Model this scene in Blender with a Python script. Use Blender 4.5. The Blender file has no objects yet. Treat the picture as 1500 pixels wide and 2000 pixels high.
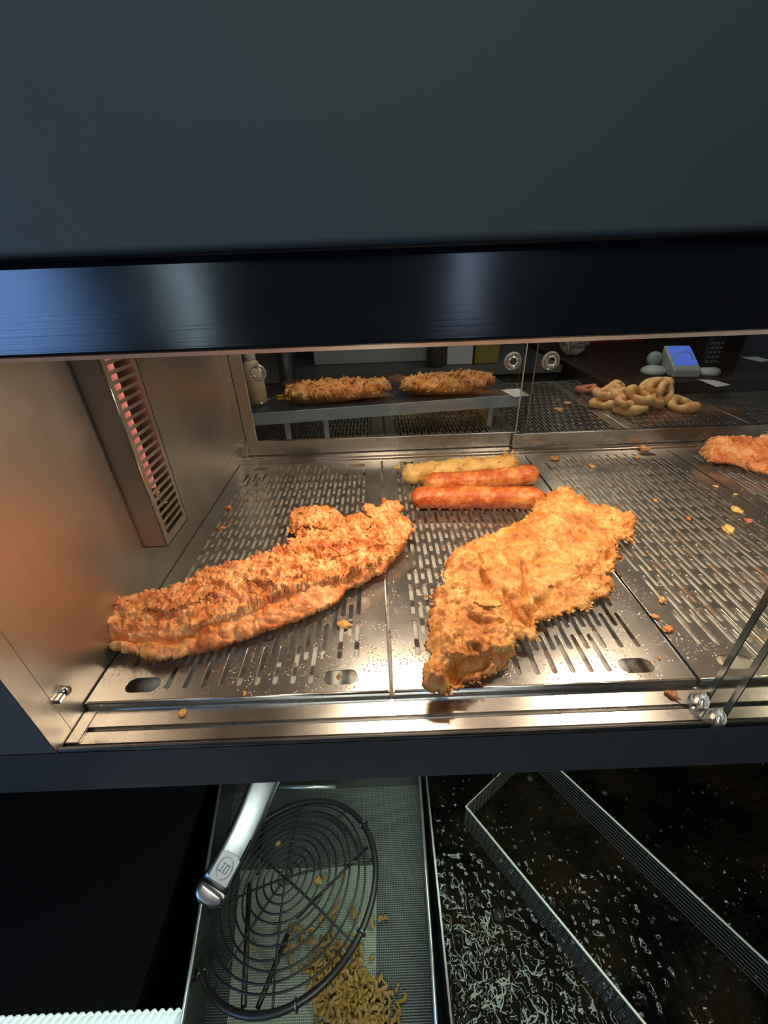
import bpy, bmesh, math, random
import numpy as np
from mathutils import Vector, Matrix, geometry

random.seed(7)
rng = np.random.default_rng(11)
SC = bpy.context.scene
COL = SC.collection

# ------------------------------------------------------------------ camera
F_PX, PITCH, YAW, ROLL = 814.59, 0.542507, 0.002081, -0.037542
CAM = np.array([0.273818, -0.234097, 0.329493])

def cam_axes():
    cy, sy = math.cos(YAW), math.sin(YAW)
    cp, sp = math.cos(PITCH), math.sin(PITCH)
    fwd = np.array([sy*cp, cy*cp, -sp]); rt = np.array([cy, -sy, 0.0]); up = np.cross(rt, fwd)
    cr, sr = math.cos(ROLL), math.sin(ROLL)
    return cr*rt + sr*up, -sr*rt + cr*up, fwd
AX_R, AX_U, AX_F = cam_axes()

cd = bpy.data.cameras.new('camera')
cd.sensor_fit = 'VERTICAL'; cd.sensor_height = 24.0; cd.lens = 24.0*F_PX/2000.0
cd.clip_start = 0.01; cd.clip_end = 50
cam = bpy.data.objects.new('camera', cd); COL.objects.link(cam)
cam.matrix_world = Matrix(((AX_R[0], AX_U[0], -AX_F[0], CAM[0]),
                           (AX_R[1], AX_U[1], -AX_F[1], CAM[1]),
                           (AX_R[2], AX_U[2], -AX_F[2], CAM[2]), (0, 0, 0, 1)))
SC.camera = cam

# surveying helpers: a pixel of the 1500x2000 photograph seen on a real plane of the place
def ray(x, y): return AX_F + AX_R*(x-750)/F_PX - AX_U*(y-1000)/F_PX
def on_z(x, y, z=0.0): d = ray(x, y); return CAM + d*(z-CAM[2])/d[2]
def on_y(x, y, v): d = ray(x, y); return CAM + d*(v-CAM[1])/d[1]
def on_x(x, y, v): d = ray(x, y); return CAM + d*(v-CAM[0])/d[0]
def at_depth(x, y, dep): return CAM + ray(x, y)*dep

# ------------------------------------------------------------------ world, lights, exposure
SC.view_settings.view_transform = 'Standard'; SC.view_settings.look = 'None'
SC.view_settings.gamma = 1.0; SC.view_settings.use_curve_mapping = False
SC.view_settings.exposure = 0.0
w = bpy.data.worlds.new('world'); SC.world = w; w.use_nodes = True
w.node_tree.nodes['Background'].inputs[0].default_value = (0.02, 0.03, 0.04, 1)
w.node_tree.nodes['Background'].inputs[1].default_value = 0.5

def area(name, loc, target, sx, sy, power, color):
    l = bpy.data.lights.new(name, 'AREA'); l.shape = 'RECTANGLE'; l.size = sx; l.size_y = sy
    l.energy = power; l.color = color
    o = bpy.data.objects.new(name, l); COL.objects.link(o); o.location = loc
    o.rotation_euler = (Vector(target)-Vector(loc)).to_track_quat('-Z', 'Y').to_euler()
    return o
# the shop's own lights: ceiling fittings, a blue menu screen behind the camera, pendant tubes, strip under the range; two rear fills are added
area('ceiling_light', (0.3, -1.3, 1.62), (0.3, -0.9, 0), 0.9, 0.5, 13, (0.92, 1.0, 0.95))
area('blue_screen_light', (-1.35, -1.5, 0.28), (-0.1, 0, 0.2), 0.9, 0.6, 10.5, (0.24, 0.50, 1.0))
area('pendant_light', (-0.39, -1.5, 0.30), (0.2, 0, 0.3), 0.02, 0.5, 0.6, (0.7, 0.92, 1.0))
area('pendant_light', (0.62, -1.6, 0.30), (0.4, 0, 0.3), 0.02, 0.5, 0.4, (0.62, 0.75, 1.0))
area('under_range_light', (0.30, 0.015, -0.078), (0.24, -0.05, -0.4), 0.55, 0.02, 0.42, (0.80, 1.0, 0.86))
area('rear_squid_fill', (0.85, 0.80, 0.42), (0.9, 0.80, 0), 0.4, 0.06, 1.9, (1.0, 0.80, 0.58))  # added fill that brightens the squid rings behind the glass
area('rear_fish_fill', (0.28, 0.60, 0.40), (0.28, 0.74, 0), 0.45, 0.05, 1.5, (1.0, 0.82, 0.60))  # added fill, placed close above the shelf to brighten its fish
area('rear_room_light', (1.0, 1.3, 1.4), (0.9, 1.1, 0), 0.4, 0.4, 5.0, (0.9, 0.93, 1.0))

# ------------------------------------------------------------------ mesh helpers
class MB:
    def __init__(s): s.v = []; s.f = []
    def add(s, vs, fs):
        n = len(s.v); s.v += [tuple(map(float, p)) for p in vs]; s.f += [tuple(i+n for i in f) for f in fs]; return s
    def box(s, x0, x1, y0, y1, z0, z1):
        vs = [(x, y, z) for z in (z0, z1) for y in (y0, y1) for x in (x0, x1)]
        return s.add(vs, [(0, 2, 3, 1), (4, 5, 7, 6), (0, 1, 5, 4), (2, 6, 7, 3), (0, 4, 6, 2), (1, 3, 7, 5)])
    def prism_x(s, prof, x0, x1):       # profile of (y, z) run along x
        n = len(prof)
        vs = [(x0, y, z) for y, z in prof] + [(x1, y, z) for y, z in prof]
        fs = [(i, (i+1) % n, n+(i+1) % n, n+i) for i in range(n)] + [tuple(range(n-1, -1, -1)), tuple(range(n, 2*n))]
        return s.add(vs, fs)
    def tube(s, path, r, sides=8, closed=False, flat=None):
        P = [np.array(p, float) for p in path]; n = len(P); rings = []
        up0 = np.array([0, 0, 1.0]) if flat is None else np.array(flat, float)
        for i in range(n):
            a = P[(i-1) % n] if (closed or i > 0) else P[i]
            b = P[(i+1) % n] if (closed or i < n-1) else P[i]
            t = b-a; t = t/(np.linalg.norm(t)+1e-12)
            u = np.cross(t, up0)
            if np.linalg.norm(u) < 1e-3: u = np.cross(t, [1.0, 0, 0])
            u /= np.linalg.norm(u); v = np.cross(u, t)
            rr = r[i] if hasattr(r, '__len__') else r
            rings.append([P[i]+rr*(math.cos(2*math.pi*k/sides)*u+math.sin(2*math.pi*k/sides)*v) for k in range(sides)])
        vs = [p for q in rings for p in q]; fs = []
        m = n if closed else n-1
        for i in range(m):
            for k in range(sides):
                a = i*sides+k; b = i*sides+(k+1) % sides; c = ((i+1) % n)*sides+(k+1) % sides; d = ((i+1) % n)*sides+k
                fs.append((a, b, c, d))
        if not closed: fs += [tuple(range(sides-1, -1, -1)), tuple(range((n-1)*sides, n*sides))]
        return s.add(vs, fs)
    def lathe(s, prof, centre, axis='z', seg=32):   # prof of (radius, height)
        vs = []; n = len(prof)
        for k in range(seg):
            a = 2*math.pi*k/seg
            for r, h in prof:
                p = (r*math.cos(a), r*math.sin(a), h)
                if axis == 'y': p = (p[0], -h, p[1])
                if axis == 'x': p = (h, p[0], p[1])
                vs.append(np.array(p)+np.array(centre))
        fs = []
        for k in range(seg):
            for i in range(n-1):
                fs.append((k*n+i, ((k+1) % seg)*n+i, ((k+1) % seg)*n+i+1, k*n+i+1))
        return s.add(vs, fs)
    def mesh(s, name):
        me = bpy.data.meshes.new(name); me.from_pydata(s.v, [], s.f); me.update()
        bm = bmesh.new(); bm.from_mesh(me); bmesh.ops.recalc_face_normals(bm, faces=bm.faces); bm.to_mesh(me); bm.free()
        return me
    def build(s, name, mat, parent=None, smooth=False, bevel=0.0):
        return link(name, s.mesh(name), mat, parent, smooth, bevel)

def link(name, me, mat, parent=None, smooth=False, bevel=0.0):
    o = bpy.data.objects.new(name, me); COL.objects.link(o)
    if mat: me.materials.append(mat)
    if smooth:
        me.polygons.foreach_set('use_smooth', [True]*len(me.polygons))
    if bevel:
        b = o.modifiers.new('bevel', 'BEVEL'); b.width = bevel; b.segments = 2; b.limit_method = 'ANGLE'
    if parent is not None: adopt(o, parent)
    return o

def top_of(o):
    p = Vector((0, 0, 0))
    while o is not None: p = p+o.location; o = o.parent
    return p
def adopt(o, parent):                    # world coordinates stay as they are
    o.parent = parent
    root = parent
    while root.parent is not None: root = root.parent
    if parent is root: o.matrix_parent_inverse = Matrix.Translation(-root.location)

def thing(name, label, cat, loc=(0, 0, 0), group=None):
    o = bpy.data.objects.new(name, None); COL.objects.link(o); o.location = loc
    o.empty_display_size = 0.02
    return tag(o, label, cat, group)
def tag(o, label, cat, group=None, kind=None):
    o['label'] = label; o['category'] = cat
    if group: o['group'] = group
    if kind: o['kind'] = kind
    return o
def structure(o): o['kind'] = 'structure'; return o
def copy_tree(o, dx, parent=None):
    c = o.copy(); COL.objects.link(c)
    if parent is None: c.location = o.location+Vector(dx)
    else: c.parent = parent
    for ch in list(o.children): copy_tree(ch, dx, c)
    return c

# ------------------------------------------------------------------ numpy noise
def _h(ix, iy, iz, seed):
    h = (ix.astype(np.int64)*374761393+iy.astype(np.int64)*668265263+iz.astype(np.int64)*1440662683+seed*974634777) & 0xffffffff
    h = ((h ^ (h >> 13))*1274126177) & 0xffffffff
    h = ((h ^ (h >> 16))*2246822519) & 0xffffffff
    return ((h ^ (h >> 15)) & 0xffff)/32767.5-1.0
def noise(p, seed=0):
    p = np.asarray(p, float); i = np.floor(p); f = p-i; u = f*f*f*(f*(f*6-15)+10); i = i.astype(np.int64)
    r = 0
    for dx in (0, 1):
        for dy in (0, 1):
            for dz in (0, 1):
                wgt = (u[:, 0] if dx else 1-u[:, 0])*(u[:, 1] if dy else 1-u[:, 1])*(u[:, 2] if dz else 1-u[:, 2])
                r = r+wgt*_h(i[:, 0]+dx, i[:, 1]+dy, i[:, 2]+dz, seed)
    return r
def fbm(p, seed=0, o=4, kind='fbm'):
    r = 0; a = 1.0; p = np.asarray(p, float)
    for k in range(o):
        n = noise(p, seed+k*17)
        if kind == 'ridge': n = 1-2*np.abs(n)
        if kind == 'billow': n = 2*np.abs(n)-0.7
        r = r+a*n; a *= 0.5; p = p*2.03+11.3
    return r
def smooth01(x, a, b): t = np.clip((x-a)/(b-a), 0, 1); return t*t*(3-2*t)

def seg_dist(pts, poly, closed=True):
    """distance, side and position of the points from a polyline"""
    A = np.asarray(poly, float); B = np.roll(A, -1, 0) if closed else A[1:]
    if not closed: A = A[:-1]
    best = np.full(len(pts), 1e9); side = np.zeros(len(pts)); idx = np.zeros(len(pts), int); endf = np.zeros(len(pts)); vec = np.zeros((len(pts), 2))
    for k in range(len(A)):
        d = B[k]-A[k]; L = d@d+1e-18; r = pts-A[k]; t = np.clip((r@d)/L, 0, 1)
        q = r-t[:, None]*d; dd = np.sqrt((q*q).sum(1)); m = dd < best
        best[m] = dd[m]; side[m] = np.sign(d[0]*r[m, 1]-d[1]*r[m, 0]); idx[m] = k
        endf[m] = (k+t[m])/len(A); vec[m] = q[m]
    seg_dist.vec = vec
    return best, side, endf

# ------------------------------------------------------------------ materials
def nodes_of(name):
    m = bpy.data.materials.new(name); m.use_nodes = True
    nt = m.node_tree; b = nt.nodes['Principled BSDF']
    return m, nt, b
def N(nt, t, **kw):
    n = nt.nodes.new(t)
    for k, v in kw.items():
        if k in n.inputs: n.inputs[k].default_value = v
        else: setattr(n, k, v)
    return n
def plain(name, col, rough=0.5, metal=0.0, emit=None, es=0.0, spec=None):
    m, nt, b = nodes_of(name)
    b.inputs['Base Color'].default_value = (*col, 1); b.inputs['Roughness'].default_value = rough; b.inputs['Metallic'].default_value = metal
    if spec is not None: b.inputs['Specular IOR Level'].default_value = spec
    if emit: b.inputs['Emission Color'].default_value = (*emit, 1); b.inputs['Emission Strength'].default_value = es
    # faint wear so that no surface is perfectly even
    tc = N(nt, 'ShaderNodeTexCoord'); nz = N(nt, 'ShaderNodeTexNoise', Scale=60.0, Detail=3.0)
    nt.links.new(tc.outputs['Object'], nz.inputs['Vector'])
    mr = N(nt, 'ShaderNodeMapRange'); mr.inputs[3].default_value = max(rough-0.05, 0.02); mr.inputs[4].default_value = rough+0.05
    nt.links.new(nz.outputs['Fac'], mr.inputs[0]); nt.links.new(mr.outputs[0], b.inputs['Roughness'])
    return m
def ramp(nt, stops):
    r = nt.nodes.new('ShaderNodeValToRGB'); e = r.color_ramp.elements
    while len(e) < len(stops): e.new(0.5)
    for k, (p, c) in enumerate(stops): e[k].position = p; e[k].color = (*c, 1)
    return r
def brushed(name, col, rough, stretch=(3, 400, 400), bump=0.06, stain=0.0, metal=1.0, droplets=0.0):
    m, nt, b = nodes_of(name); L = nt.links.new
    b.inputs['Metallic'].default_value = metal
    tc = N(nt, 'ShaderNodeTexCoord'); mp = N(nt, 'ShaderNodeMapping'); mp.inputs['Scale'].default_value = stretch
    L(tc.outputs['Object'], mp.inputs['Vector'])
    nz = N(nt, 'ShaderNodeTexNoise', Scale=1.0, Detail=4.0); L(mp.outputs[0], nz.inputs['Vector'])
    sm = N(nt, 'ShaderNodeTexNoise', Scale=14.0, Detail=4.0, Roughness=0.6); L(tc.outputs['Object'], sm.inputs['Vector'])
    r1 = N(nt, 'ShaderNodeMapRange'); r1.inputs[3].default_value = rough-0.10; r1.inputs[4].default_value = rough+0.14
    L(sm.outputs['Fac'], r1.inputs[0]); L(r1.outputs[0], b.inputs['Roughness'])
    mix = N(nt, 'ShaderNodeMix', data_type='RGBA'); mix.inputs[6].default_value = (*[c*0.88 for c in col], 1); mix.inputs[7].default_value = (*col, 1)
    L(nz.outputs['Fac'], mix.inputs[0]); last = mix.outputs[2]
    if stain:
        s2 = N(nt, 'ShaderNodeTexNoise', Scale=38.0, Detail=5.0, Roughness=0.65); L(tc.outputs['Object'], s2.inputs['Vector'])
        rr = ramp(nt, [(0.52, (0, 0, 0)), (0.66, (stain, stain, stain))]); L(s2.outputs['Fac'], rr.inputs[0])
        m2 = N(nt, 'ShaderNodeMix', data_type='RGBA'); m2.inputs[7].default_value = (0.5, 0.24, 0.07, 1)
        L(rr.outputs[0], m2.inputs[0]); L(last, m2.inputs[6]); last = m2.outputs[2]
    L(last, b.inputs['Base Color'])
    bp = N(nt, 'ShaderNodeBump', Strength=bump, Distance=0.001); L(nz.outputs['Fac'], bp.inputs['Height'])
    out = bp
    if droplets:
        vo = N(nt, 'ShaderNodeTexVoronoi', Scale=380.0); L(tc.outputs['Object'], vo.inputs['Vector'])
        rr = ramp(nt, [(0.0, (1, 1, 1)), (0.28, (0, 0, 0))]); L(vo.outputs['Distance'], rr.inputs[0])
        ns = N(nt, 'ShaderNodeTexNoise', Scale=25.0, Detail=2.0); L(tc.outputs['Object'], ns.inputs['Vector'])
        r3 = ramp(nt, [(0.45, (0, 0, 0)), (0.7, (1, 1, 1))]); L(ns.outputs['Fac'], r3.inputs[0])
        mu = N(nt, 'ShaderNodeMath', operation='MULTIPLY'); L(rr.outputs[0], mu.inputs[0]); L(r3.outputs[0], mu.inputs[1])
        b2 = N(nt, 'ShaderNodeBump', Strength=droplets, Distance=0.0012); L(mu.outputs[0], b2.inputs['Height']); L(bp.outputs[0], b2.inputs['Normal']); out = b2
    L(out.outputs[0], b.inputs['Normal'])
    return m
def glass(name, tint, extra=0.0):
    m = bpy.data.materials.new(name); m.use_nodes = True; nt = m.node_tree; nt.nodes.clear(); L = nt.links.new
    out = N(nt, 'ShaderNodeOutputMaterial'); mix = N(nt, 'ShaderNodeMixShader'); tr = N(nt, 'ShaderNodeBsdfTransparent'); gl = N(nt, 'ShaderNodeBsdfGlossy')
    tr.inputs[0].default_value = (*tint, 1); gl.inputs['Roughness'].default_value = 0.02
    fr = N(nt, 'ShaderNodeLayerWeight'); pw = N(nt, 'ShaderNodeMath', operation='POWER'); pw.inputs[1].default_value = 5.0
    L(fr.outputs['Facing'], pw.inputs[0])
    ad = N(nt, 'ShaderNodeMath', operation='MULTIPLY_ADD'); ad.inputs[1].default_value = 0.9; ad.inputs[2].default_value = 0.04+extra
    L(pw.outputs[0], ad.inputs[0]); L(ad.outputs[0], mix.inputs[0]); L(tr.outputs[0], mix.inputs[1]); L(gl.outputs[0], mix.inputs[2]); L(mix.outputs[0], out.inputs[0])
    return m
def batter(name, stops, scale=90.0, rough=0.42, bump=0.5, sss=0.12, sub=(1, 0.4, 0.15)):
    m, nt, b = nodes_of(name); L = nt.links.new
    tc = N(nt, 'ShaderNodeTexCoord')
    n1 = N(nt, 'ShaderNodeTexNoise', Scale=scale, Detail=6.0, Roughness=0.62, Distortion=0.4); L(tc.outputs['Object'], n1.inputs['Vector'])
    n0 = N(nt, 'ShaderNodeTexNoise', Scale=30.0, Detail=3.0, Roughness=0.55); L(tc.outputs['Object'], n0.inputs['Vector'])
    ad = N(nt, 'ShaderNodeMix', data_type='FLOAT'); ad.inputs[0].default_value = 0.5
    L(n1.outputs['Fac'], ad.inputs[2]); L(n0.outputs['Fac'], ad.inputs[3])
    r = ramp(nt, stops); L(ad.outputs[0], r.inputs[0]); L(r.outputs[0], b.inputs['Base Color'])
    b.inputs['Roughness'].default_value = rough
    b.inputs['Subsurface Weight'].default_value = sss; b.inputs['Subsurface Radius'].default_value = sub; b.inputs['Subsurface Scale'].default_value = 0.004
    n2 = N(nt, 'ShaderNodeTexNoise', Scale=420.0, Detail=4.0, Roughness=0.6); L(tc.outputs['Object'], n2.inputs['Vector'])
    bp = N(nt, 'ShaderNodeBump', Strength=bump, Distance=0.0016); L(n2.outputs['Fac'], bp.inputs['Height'])
    n3 = N(nt, 'ShaderNodeTexVoronoi', Scale=520.0); L(tc.outputs['Object'], n3.inputs['Vector'])
    b2 = N(nt, 'ShaderNodeBump', Strength=bump*0.7, Distance=0.0009); L(n3.outputs['Distance'], b2.inputs['Height']); L(bp.outputs[0], b2.inputs['Normal']); L(b2.outputs[0], b.inputs['Normal'])
    return m

M = {}
M['steel'] = brushed('brushed_steel', (0.58, 0.56, 0.53), 0.25, (3, 500, 500), 0.05)
M['steel_wall'] = brushed('brushed_steel_wall', (0.60, 0.565, 0.515), 0.38, (300, 300, 4), 0.08)
M['tray_steel'] = brushed('tray_steel', (0.45, 0.43, 0.40), 0.23, (60, 60, 60), 0.05, metal=0.90, droplets=0.8)
M['pan_steel'] = brushed('pan_steel', (0.86, 0.84, 0.78), 0.55, (30, 30, 30), 0.05, stain=0.9, metal=0.3)
M['dark_steel'] = brushed('black_glossy_steel', (0.075, 0.078, 0.085), 0.15, (4, 900, 900), 0.08, metal=0.85)
M['trim_steel'] = brushed('charcoal_steel', (0.105, 0.106, 0.108), 0.42, (4, 700, 700), 0.08, metal=0.5)
M['frame_steel'] = brushed('frame_steel', (0.17, 0.172, 0.178), 0.4, (4, 700, 700), 0.08, metal=0.4)
M['fascia'] = plain('charcoal_powder_coat', (0.060, 0.072, 0.071), 0.6)
M['black'] = plain('black_enamel', (0.006, 0.006, 0.007), 0.55, spec=0.2)
M['matt_black'] = plain('matt_black', (0.004, 0.004, 0.004), 0.9, spec=0.05)
M['chrome'] = plain('polished_steel', (0.75, 0.76, 0.76), 0.14, 1.0)
M['handle_cap'] = plain('warm_steel_cap', (0.62, 0.55, 0.52), 0.30, 1.0)
M['wire'] = plain('dark_tinned_wire', (0.10, 0.095, 0.085), 0.42, 0.8)
M['bright_wire'] = plain('bright_wire', (0.82, 0.84, 0.74), 0.30, 0.8)
M['grey_wire'] = plain('grey_wire', (0.34, 0.34, 0.32), 0.40, 1.0)
M['rod'] = plain('glowing_rod', (0.5, 0.12, 0.08), 0.6, 0, (1.0, 0.30, 0.22), 0.42)
M['inner_dark'] = plain('heater_inside', (0.022, 0.017, 0.012), 0.7, 0.0)
M['glass'] = glass('clear_pane', (0.90, 0.92, 0.90))
M['rear_glass'] = glass('rear_pane', (0.72, 0.75, 0.75), 0.02)
M['glass_edge'] = plain('green_glass_edge', (0.035, 0.05, 0.045), 0.2)
M['acrylic'], _nt, _b = nodes_of('clear_acrylic')
_b.inputs['Base Color'].default_value = (0.93, 0.93, 0.9, 1); _b.inputs['Roughness'].default_value = 0.05; _b.inputs['Transmission Weight'].default_value = 0.95
M['fish_left'] = batter('golden_batter', [(0.34, (0.40, 0.085, 0.018)), (0.46, (0.60, 0.19, 0.05)), (0.55, (0.74, 0.32, 0.11)), (0.66, (0.88, 0.56, 0.27))], rough=0.36, bump=0.35)
M['fish_right'] = batter('amber_batter', [(0.34, (0.30, 0.085, 0.014)), (0.45, (0.52, 0.18, 0.035)), (0.54, (0.68, 0.31, 0.085)), (0.66, (0.84, 0.52, 0.20))], rough=0.36, bump=0.55)
M['flakes'] = batter('pale_batter_flakes', [(0.34, (0.56, 0.18, 0.05)), (0.5, (0.74, 0.34, 0.12)), (0.66, (0.88, 0.58, 0.28))], sss=0.25)
M['flakes_amber'] = batter('amber_batter_flakes', [(0.34, (0.46, 0.16, 0.03)), (0.5, (0.68, 0.32, 0.09)), (0.66, (0.85, 0.54, 0.21))], sss=0.2)
M['pale_batter'] = batter('straw_batter', [(0.32, (0.50, 0.24, 0.05)), (0.5, (0.68, 0.42, 0.13)), (0.68, (0.84, 0.62, 0.28))], 140, 0.45, 0.5)
M['sausage'] = batter('sausage_skin', [(0.36, (0.36, 0.045, 0.010)), (0.5, (0.56, 0.13, 0.03)), (0.62, (0.74, 0.32, 0.09))], 130, 0.14, 0.5, 0.15, (1, 0.3, 0.1))
M['squid'] = batter('squid_batter', [(0.32, (0.55, 0.27, 0.09)), (0.5, (0.70, 0.40, 0.16)), (0.68, (0.82, 0.54, 0.26))], 60, 0.5, 0.3)
M['red_lit_squid'] = batter('red_lit_batter', [(0.32, (0.42, 0.12, 0.07)), (0.6, (0.58, 0.20, 0.12))], 60, 0.5, 0.3)  # reddish light on one ring, put into its batter colour
M['crumb'] = batter('crumb_batter', [(0.32, (0.50, 0.17, 0.03)), (0.5, (0.74, 0.36, 0.10)), (0.68, (0.90, 0.62, 0.26))], 200)
M['scrap'] = batter('fryer_scraps', [(0.32, (0.34, 0.17, 0.03)), (0.5, (0.52, 0.30, 0.07)), (0.7, (0.68, 0.46, 0.16))], 120)

# ------------------------------------------------------------------ room (setting)
def slab(name, x0, x1, y0, y1, z0, z1, col, rough=0.8):
    return structure(MB().box(x0, x1, y0, y1, z0, z1).build(name, plain(name+'_paint', col, rough)))
slab('floor', -2.6, 3.6, -2.7, 2.7, -1.0, -0.95, (0.05, 0.05, 0.05))
slab('ceiling', -2.6, 3.6, -2.7, 2.7, 1.70, 1.75, (0.22, 0.22, 0.22))
slab('wall_back', -2.6, 3.6, 2.6, 2.7, -0.95, 1.70, (0.03, 0.025, 0.024))
slab('wall_front', -2.6, 3.6, -2.7, -2.6, -0.95, 1.70, (0.08, 0.085, 0.09))
slab('wall_left', -2.7, -2.6, -2.7, 2.7, -0.95, 1.70, (0.07, 0.075, 0.08))
slab('wall_right', 3.6, 3.7, -2.7, 2.7, -0.95, 1.70, (0.05, 0.045, 0.045))

# ------------------------------------------------------------------ the heated cabinet
W, D = 0.275, 0.5065
XR = 5*W
cab = thing('display_cabinet', 'stainless steel heated food cabinet with black header band and open front', 'food warmer', (0.6, 0.25, -0.07))
MB().box(-0.012, 0.0, -0.0194, 0.56, -0.066, 0.318).build('side_panel', M['steel_wall'], cab, bevel=0.0008)
MB().box(XR, XR+0.012, -0.0194, 0.56, -0.066, 0.318).build('side_panel', M['steel_wall'], cab, bevel=0.0008)
MB().box(0, XR, -0.018, 0.56, 0.318, 0.326).build('roof_panel', M['steel'], cab)
MB().box(0, XR, 0.002, D+0.004, -0.045, -0.030).build('base_pan', M['pan_steel'], cab)
ledge = [(0.004, -0.045), (0.004, -0.009), (-0.0005, -0.0075), (-0.0160, -0.0075), (-0.0166, -0.0125), (-0.0192, -0.0125), (-0.0198, -0.0090),
         (-0.0298, -0.0090), (-0.0304, -0.0145), (-0.0332, -0.0145), (-0.0338, -0.0050), (-0.0352, -0.0036), (-0.0366, -0.0040), (-0.0373, -0.0060),
         (-0.0373, -0.0075), (-0.0330, -0.0180), (-0.0020, -0.0460)]
MB().prism_x(ledge, 0.0005, XR-0.0005).build('front_ledge', M['steel'], cab)
MB().box(0.0005, 0.012, -0.0300, -0.0005, -0.0092, -0.0068).build('ledge_end', M['steel'], cab, bevel=0.0008)
MB().prism_x([(-0.0375, -0.0082), (-0.0375, -0.0665), (-0.0360, -0.0685), (0.0000, -0.0685), (0.0000, -0.055), (-0.0335, -0.0185)], -0.9, XR+0.5).build('front_trim', M['trim_steel'], cab, bevel=0.0006)
MB().box(-0.9, -0.0013, -0.0375, -0.020, -0.0078, 0.2955).build('front_frame', M['frame_steel'], cab, bevel=0.0008)
MB().box(-0.0012, 0.0, -0.0378, -0.0192, -0.0075, 0.2955).build('frame_edge', M['steel_wall'], cab)
MB().prism_x([(-0.0375, 0.2985), (-0.0375, 0.3310), (-0.0365, 0.3335), (-0.0200, 0.3335), (-0.0200, 0.2972), (-0.0362, 0.2972)], -0.9, XR+0.5).build('header_band', M['dark_steel'], cab, bevel=0.0006)
MB().prism_x([(-0.0364, 0.2974), (-0.0336, 0.2952), (-0.0325, 0.2952), (-0.0325, 0.2974)], 0.0005, XR).build('header_lip', plain('warm_flange_steel', (0.78, 0.75, 0.64), 0.4, 0.4), cab)
MB().prism_x([(-0.0440, 0.3362), (-0.0440, 0.62), (-0.030, 0.62), (-0.0300, 0.3345), (-0.0425, 0.3345)], -0.9, XR+0.5).build('fascia_panel', M['fascia'], cab, bevel=0.001)
# rear sill, tracks and post
MB().prism_x([(D+0.001, -0.040), (D+0.001, -0.0015), (D+0.006, -0.001), (D+0.0068, 0.002), (D+0.012, 0.0025), (D+0.0128, 0.005), (0.545, 0.0055), (0.556, 0.0055), (0.556, -0.040)], 0.0, XR).build('rear_sill', M['steel'], cab)
MB().box(0.0, 0.012, 0.533, 0.556, 0.0055, 0.318).build('rear_post', M['steel'], cab, bevel=0.0008)
MB().box(0.0, 0.009, 0.518, 0.530, 0.031, 0.036).build('latch_stud', M['chrome'], cab, bevel=0.001)
MB().box(0.0, 0.0012, 0.30, 0.53, 0.0305, 0.0318).build('wall_crease', M['steel_wall'], cab, bevel=0.0005)
stud = on_x(122, 1350, 0.0)
MB().lathe([(0, 0.006), (0.003, 0.0055), (0.0042, 0.004), (0.0042, 0.0), (0, 0)], stud, 'x', 20).build('wall_stud', M['chrome'], cab, True)
MB().box(0.0, 0.0045, stud[1]-0.011, stud[1]-0.002, stud[2]-0.0022, stud[2]+0.0022).build('wall_stud_pin', M['chrome'], cab, bevel=0.001)

# sliding rear doors: rail, glass, ring
def finger_ring(x, y, z, parent):
    MB().lathe([(0.0105, 0.0), (0.0105, 0.0035), (0.0125, 0.0045), (0.0150, 0.0030), (0.0158, 0.0005), (0.0158, 0.0), (0.0105, 0.0)], (x, y, z), 'y', 36).build('finger_ring', M['acrylic'], parent, True)
    MB().lathe([(0.0064, 0.0), (0.0064, 0.0048), (0.0078, 0.0055), (0.0094, 0.0045), (0.0100, 0.0), (0.0064, 0.0)], (x, y-0.0003, z), 'y', 36).build('finger_grip', M['chrome'], parent, True)
def rear_door(x0, x1, y, rings, gx0, gx1):
    r = MB().box(x0, x1, y-0.004, y+0.004, 0.007, 0.0350).build('sliding_door', M['steel'], cab, bevel=0.0007)
    g = MB().box(gx0, gx1, y-0.002, y+0.002, 0.0352, 0.312).build('glass_pane', M['rear_glass'], r)
    for x, z in rings: finger_ring(x, y-0.0022, z, r)
    for gx in (gx0, gx1):
        MB().box(gx-0.0004, gx+0.0004, y-0.0021, y+0.0021, 0.0352, 0.312).build('pane_edge', M['bright_wire'], r)
    return r
rd = rear_door(0.001, 0.545, 0.541, [(0.0584, 0.165), (0.5155, 0.168)], 0.033, 0.558)
MB().box(0.013, 0.0328, 0.538, 0.544, 0.0352, 0.312).build('door_stile', M['steel'], rd, bevel=0.0006)
rear_door(0.531, 1.06, 0.529, [(0.5790, 0.1688)], 0.5345, 1.055)
# sliding front panes
def front_pane(y, x0, x1, z0):
    p = MB().box(x0, x1, y-0.002, y+0.002, z0, 0.316).build('front_pane', M['glass'], cab)
    MB().box(x0-0.0006, x0+0.0006, y-0.0024, y+0.0024, z0, 0.316).build('pane_edge', M['glass_edge'], p)
    MB().box(x0, x1, y-0.0022, y+0.0022, z0-0.0008, z0+0.0012).build('pane_foot', M['glass_edge'], p)
    c = MB(); prof = [(-0.0065, 0.0), (-0.0065, 0.011), (-0.003, 0.0165), (0.003, 0.0165), (0.0055, 0.012), (0.0055, 0.0)]
    n = len(prof); xs = (x0-0.012, x0-0.0015)
    vs = [(x+(0.0035 if (k == 0 and zz > 0.012) else 0), y+yy, z0+0.002+zz) for k, x in enumerate(xs) for yy, zz in prof]
    c.add(vs, [(i, (i+1) % n, n+(i+1) % n, n+i) for i in range(n)]+[tuple(range(n-1, -1, -1)), tuple(range(n, 2*n))])
    c.build('pane_clip', M['acrylic'], p, bevel=0.0012)
front_pane(-0.0179, 0.5430, XR-0.3, -0.0120)
front_pane(-0.0318, 0.5480, XR-0.01, -0.0140)

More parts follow.
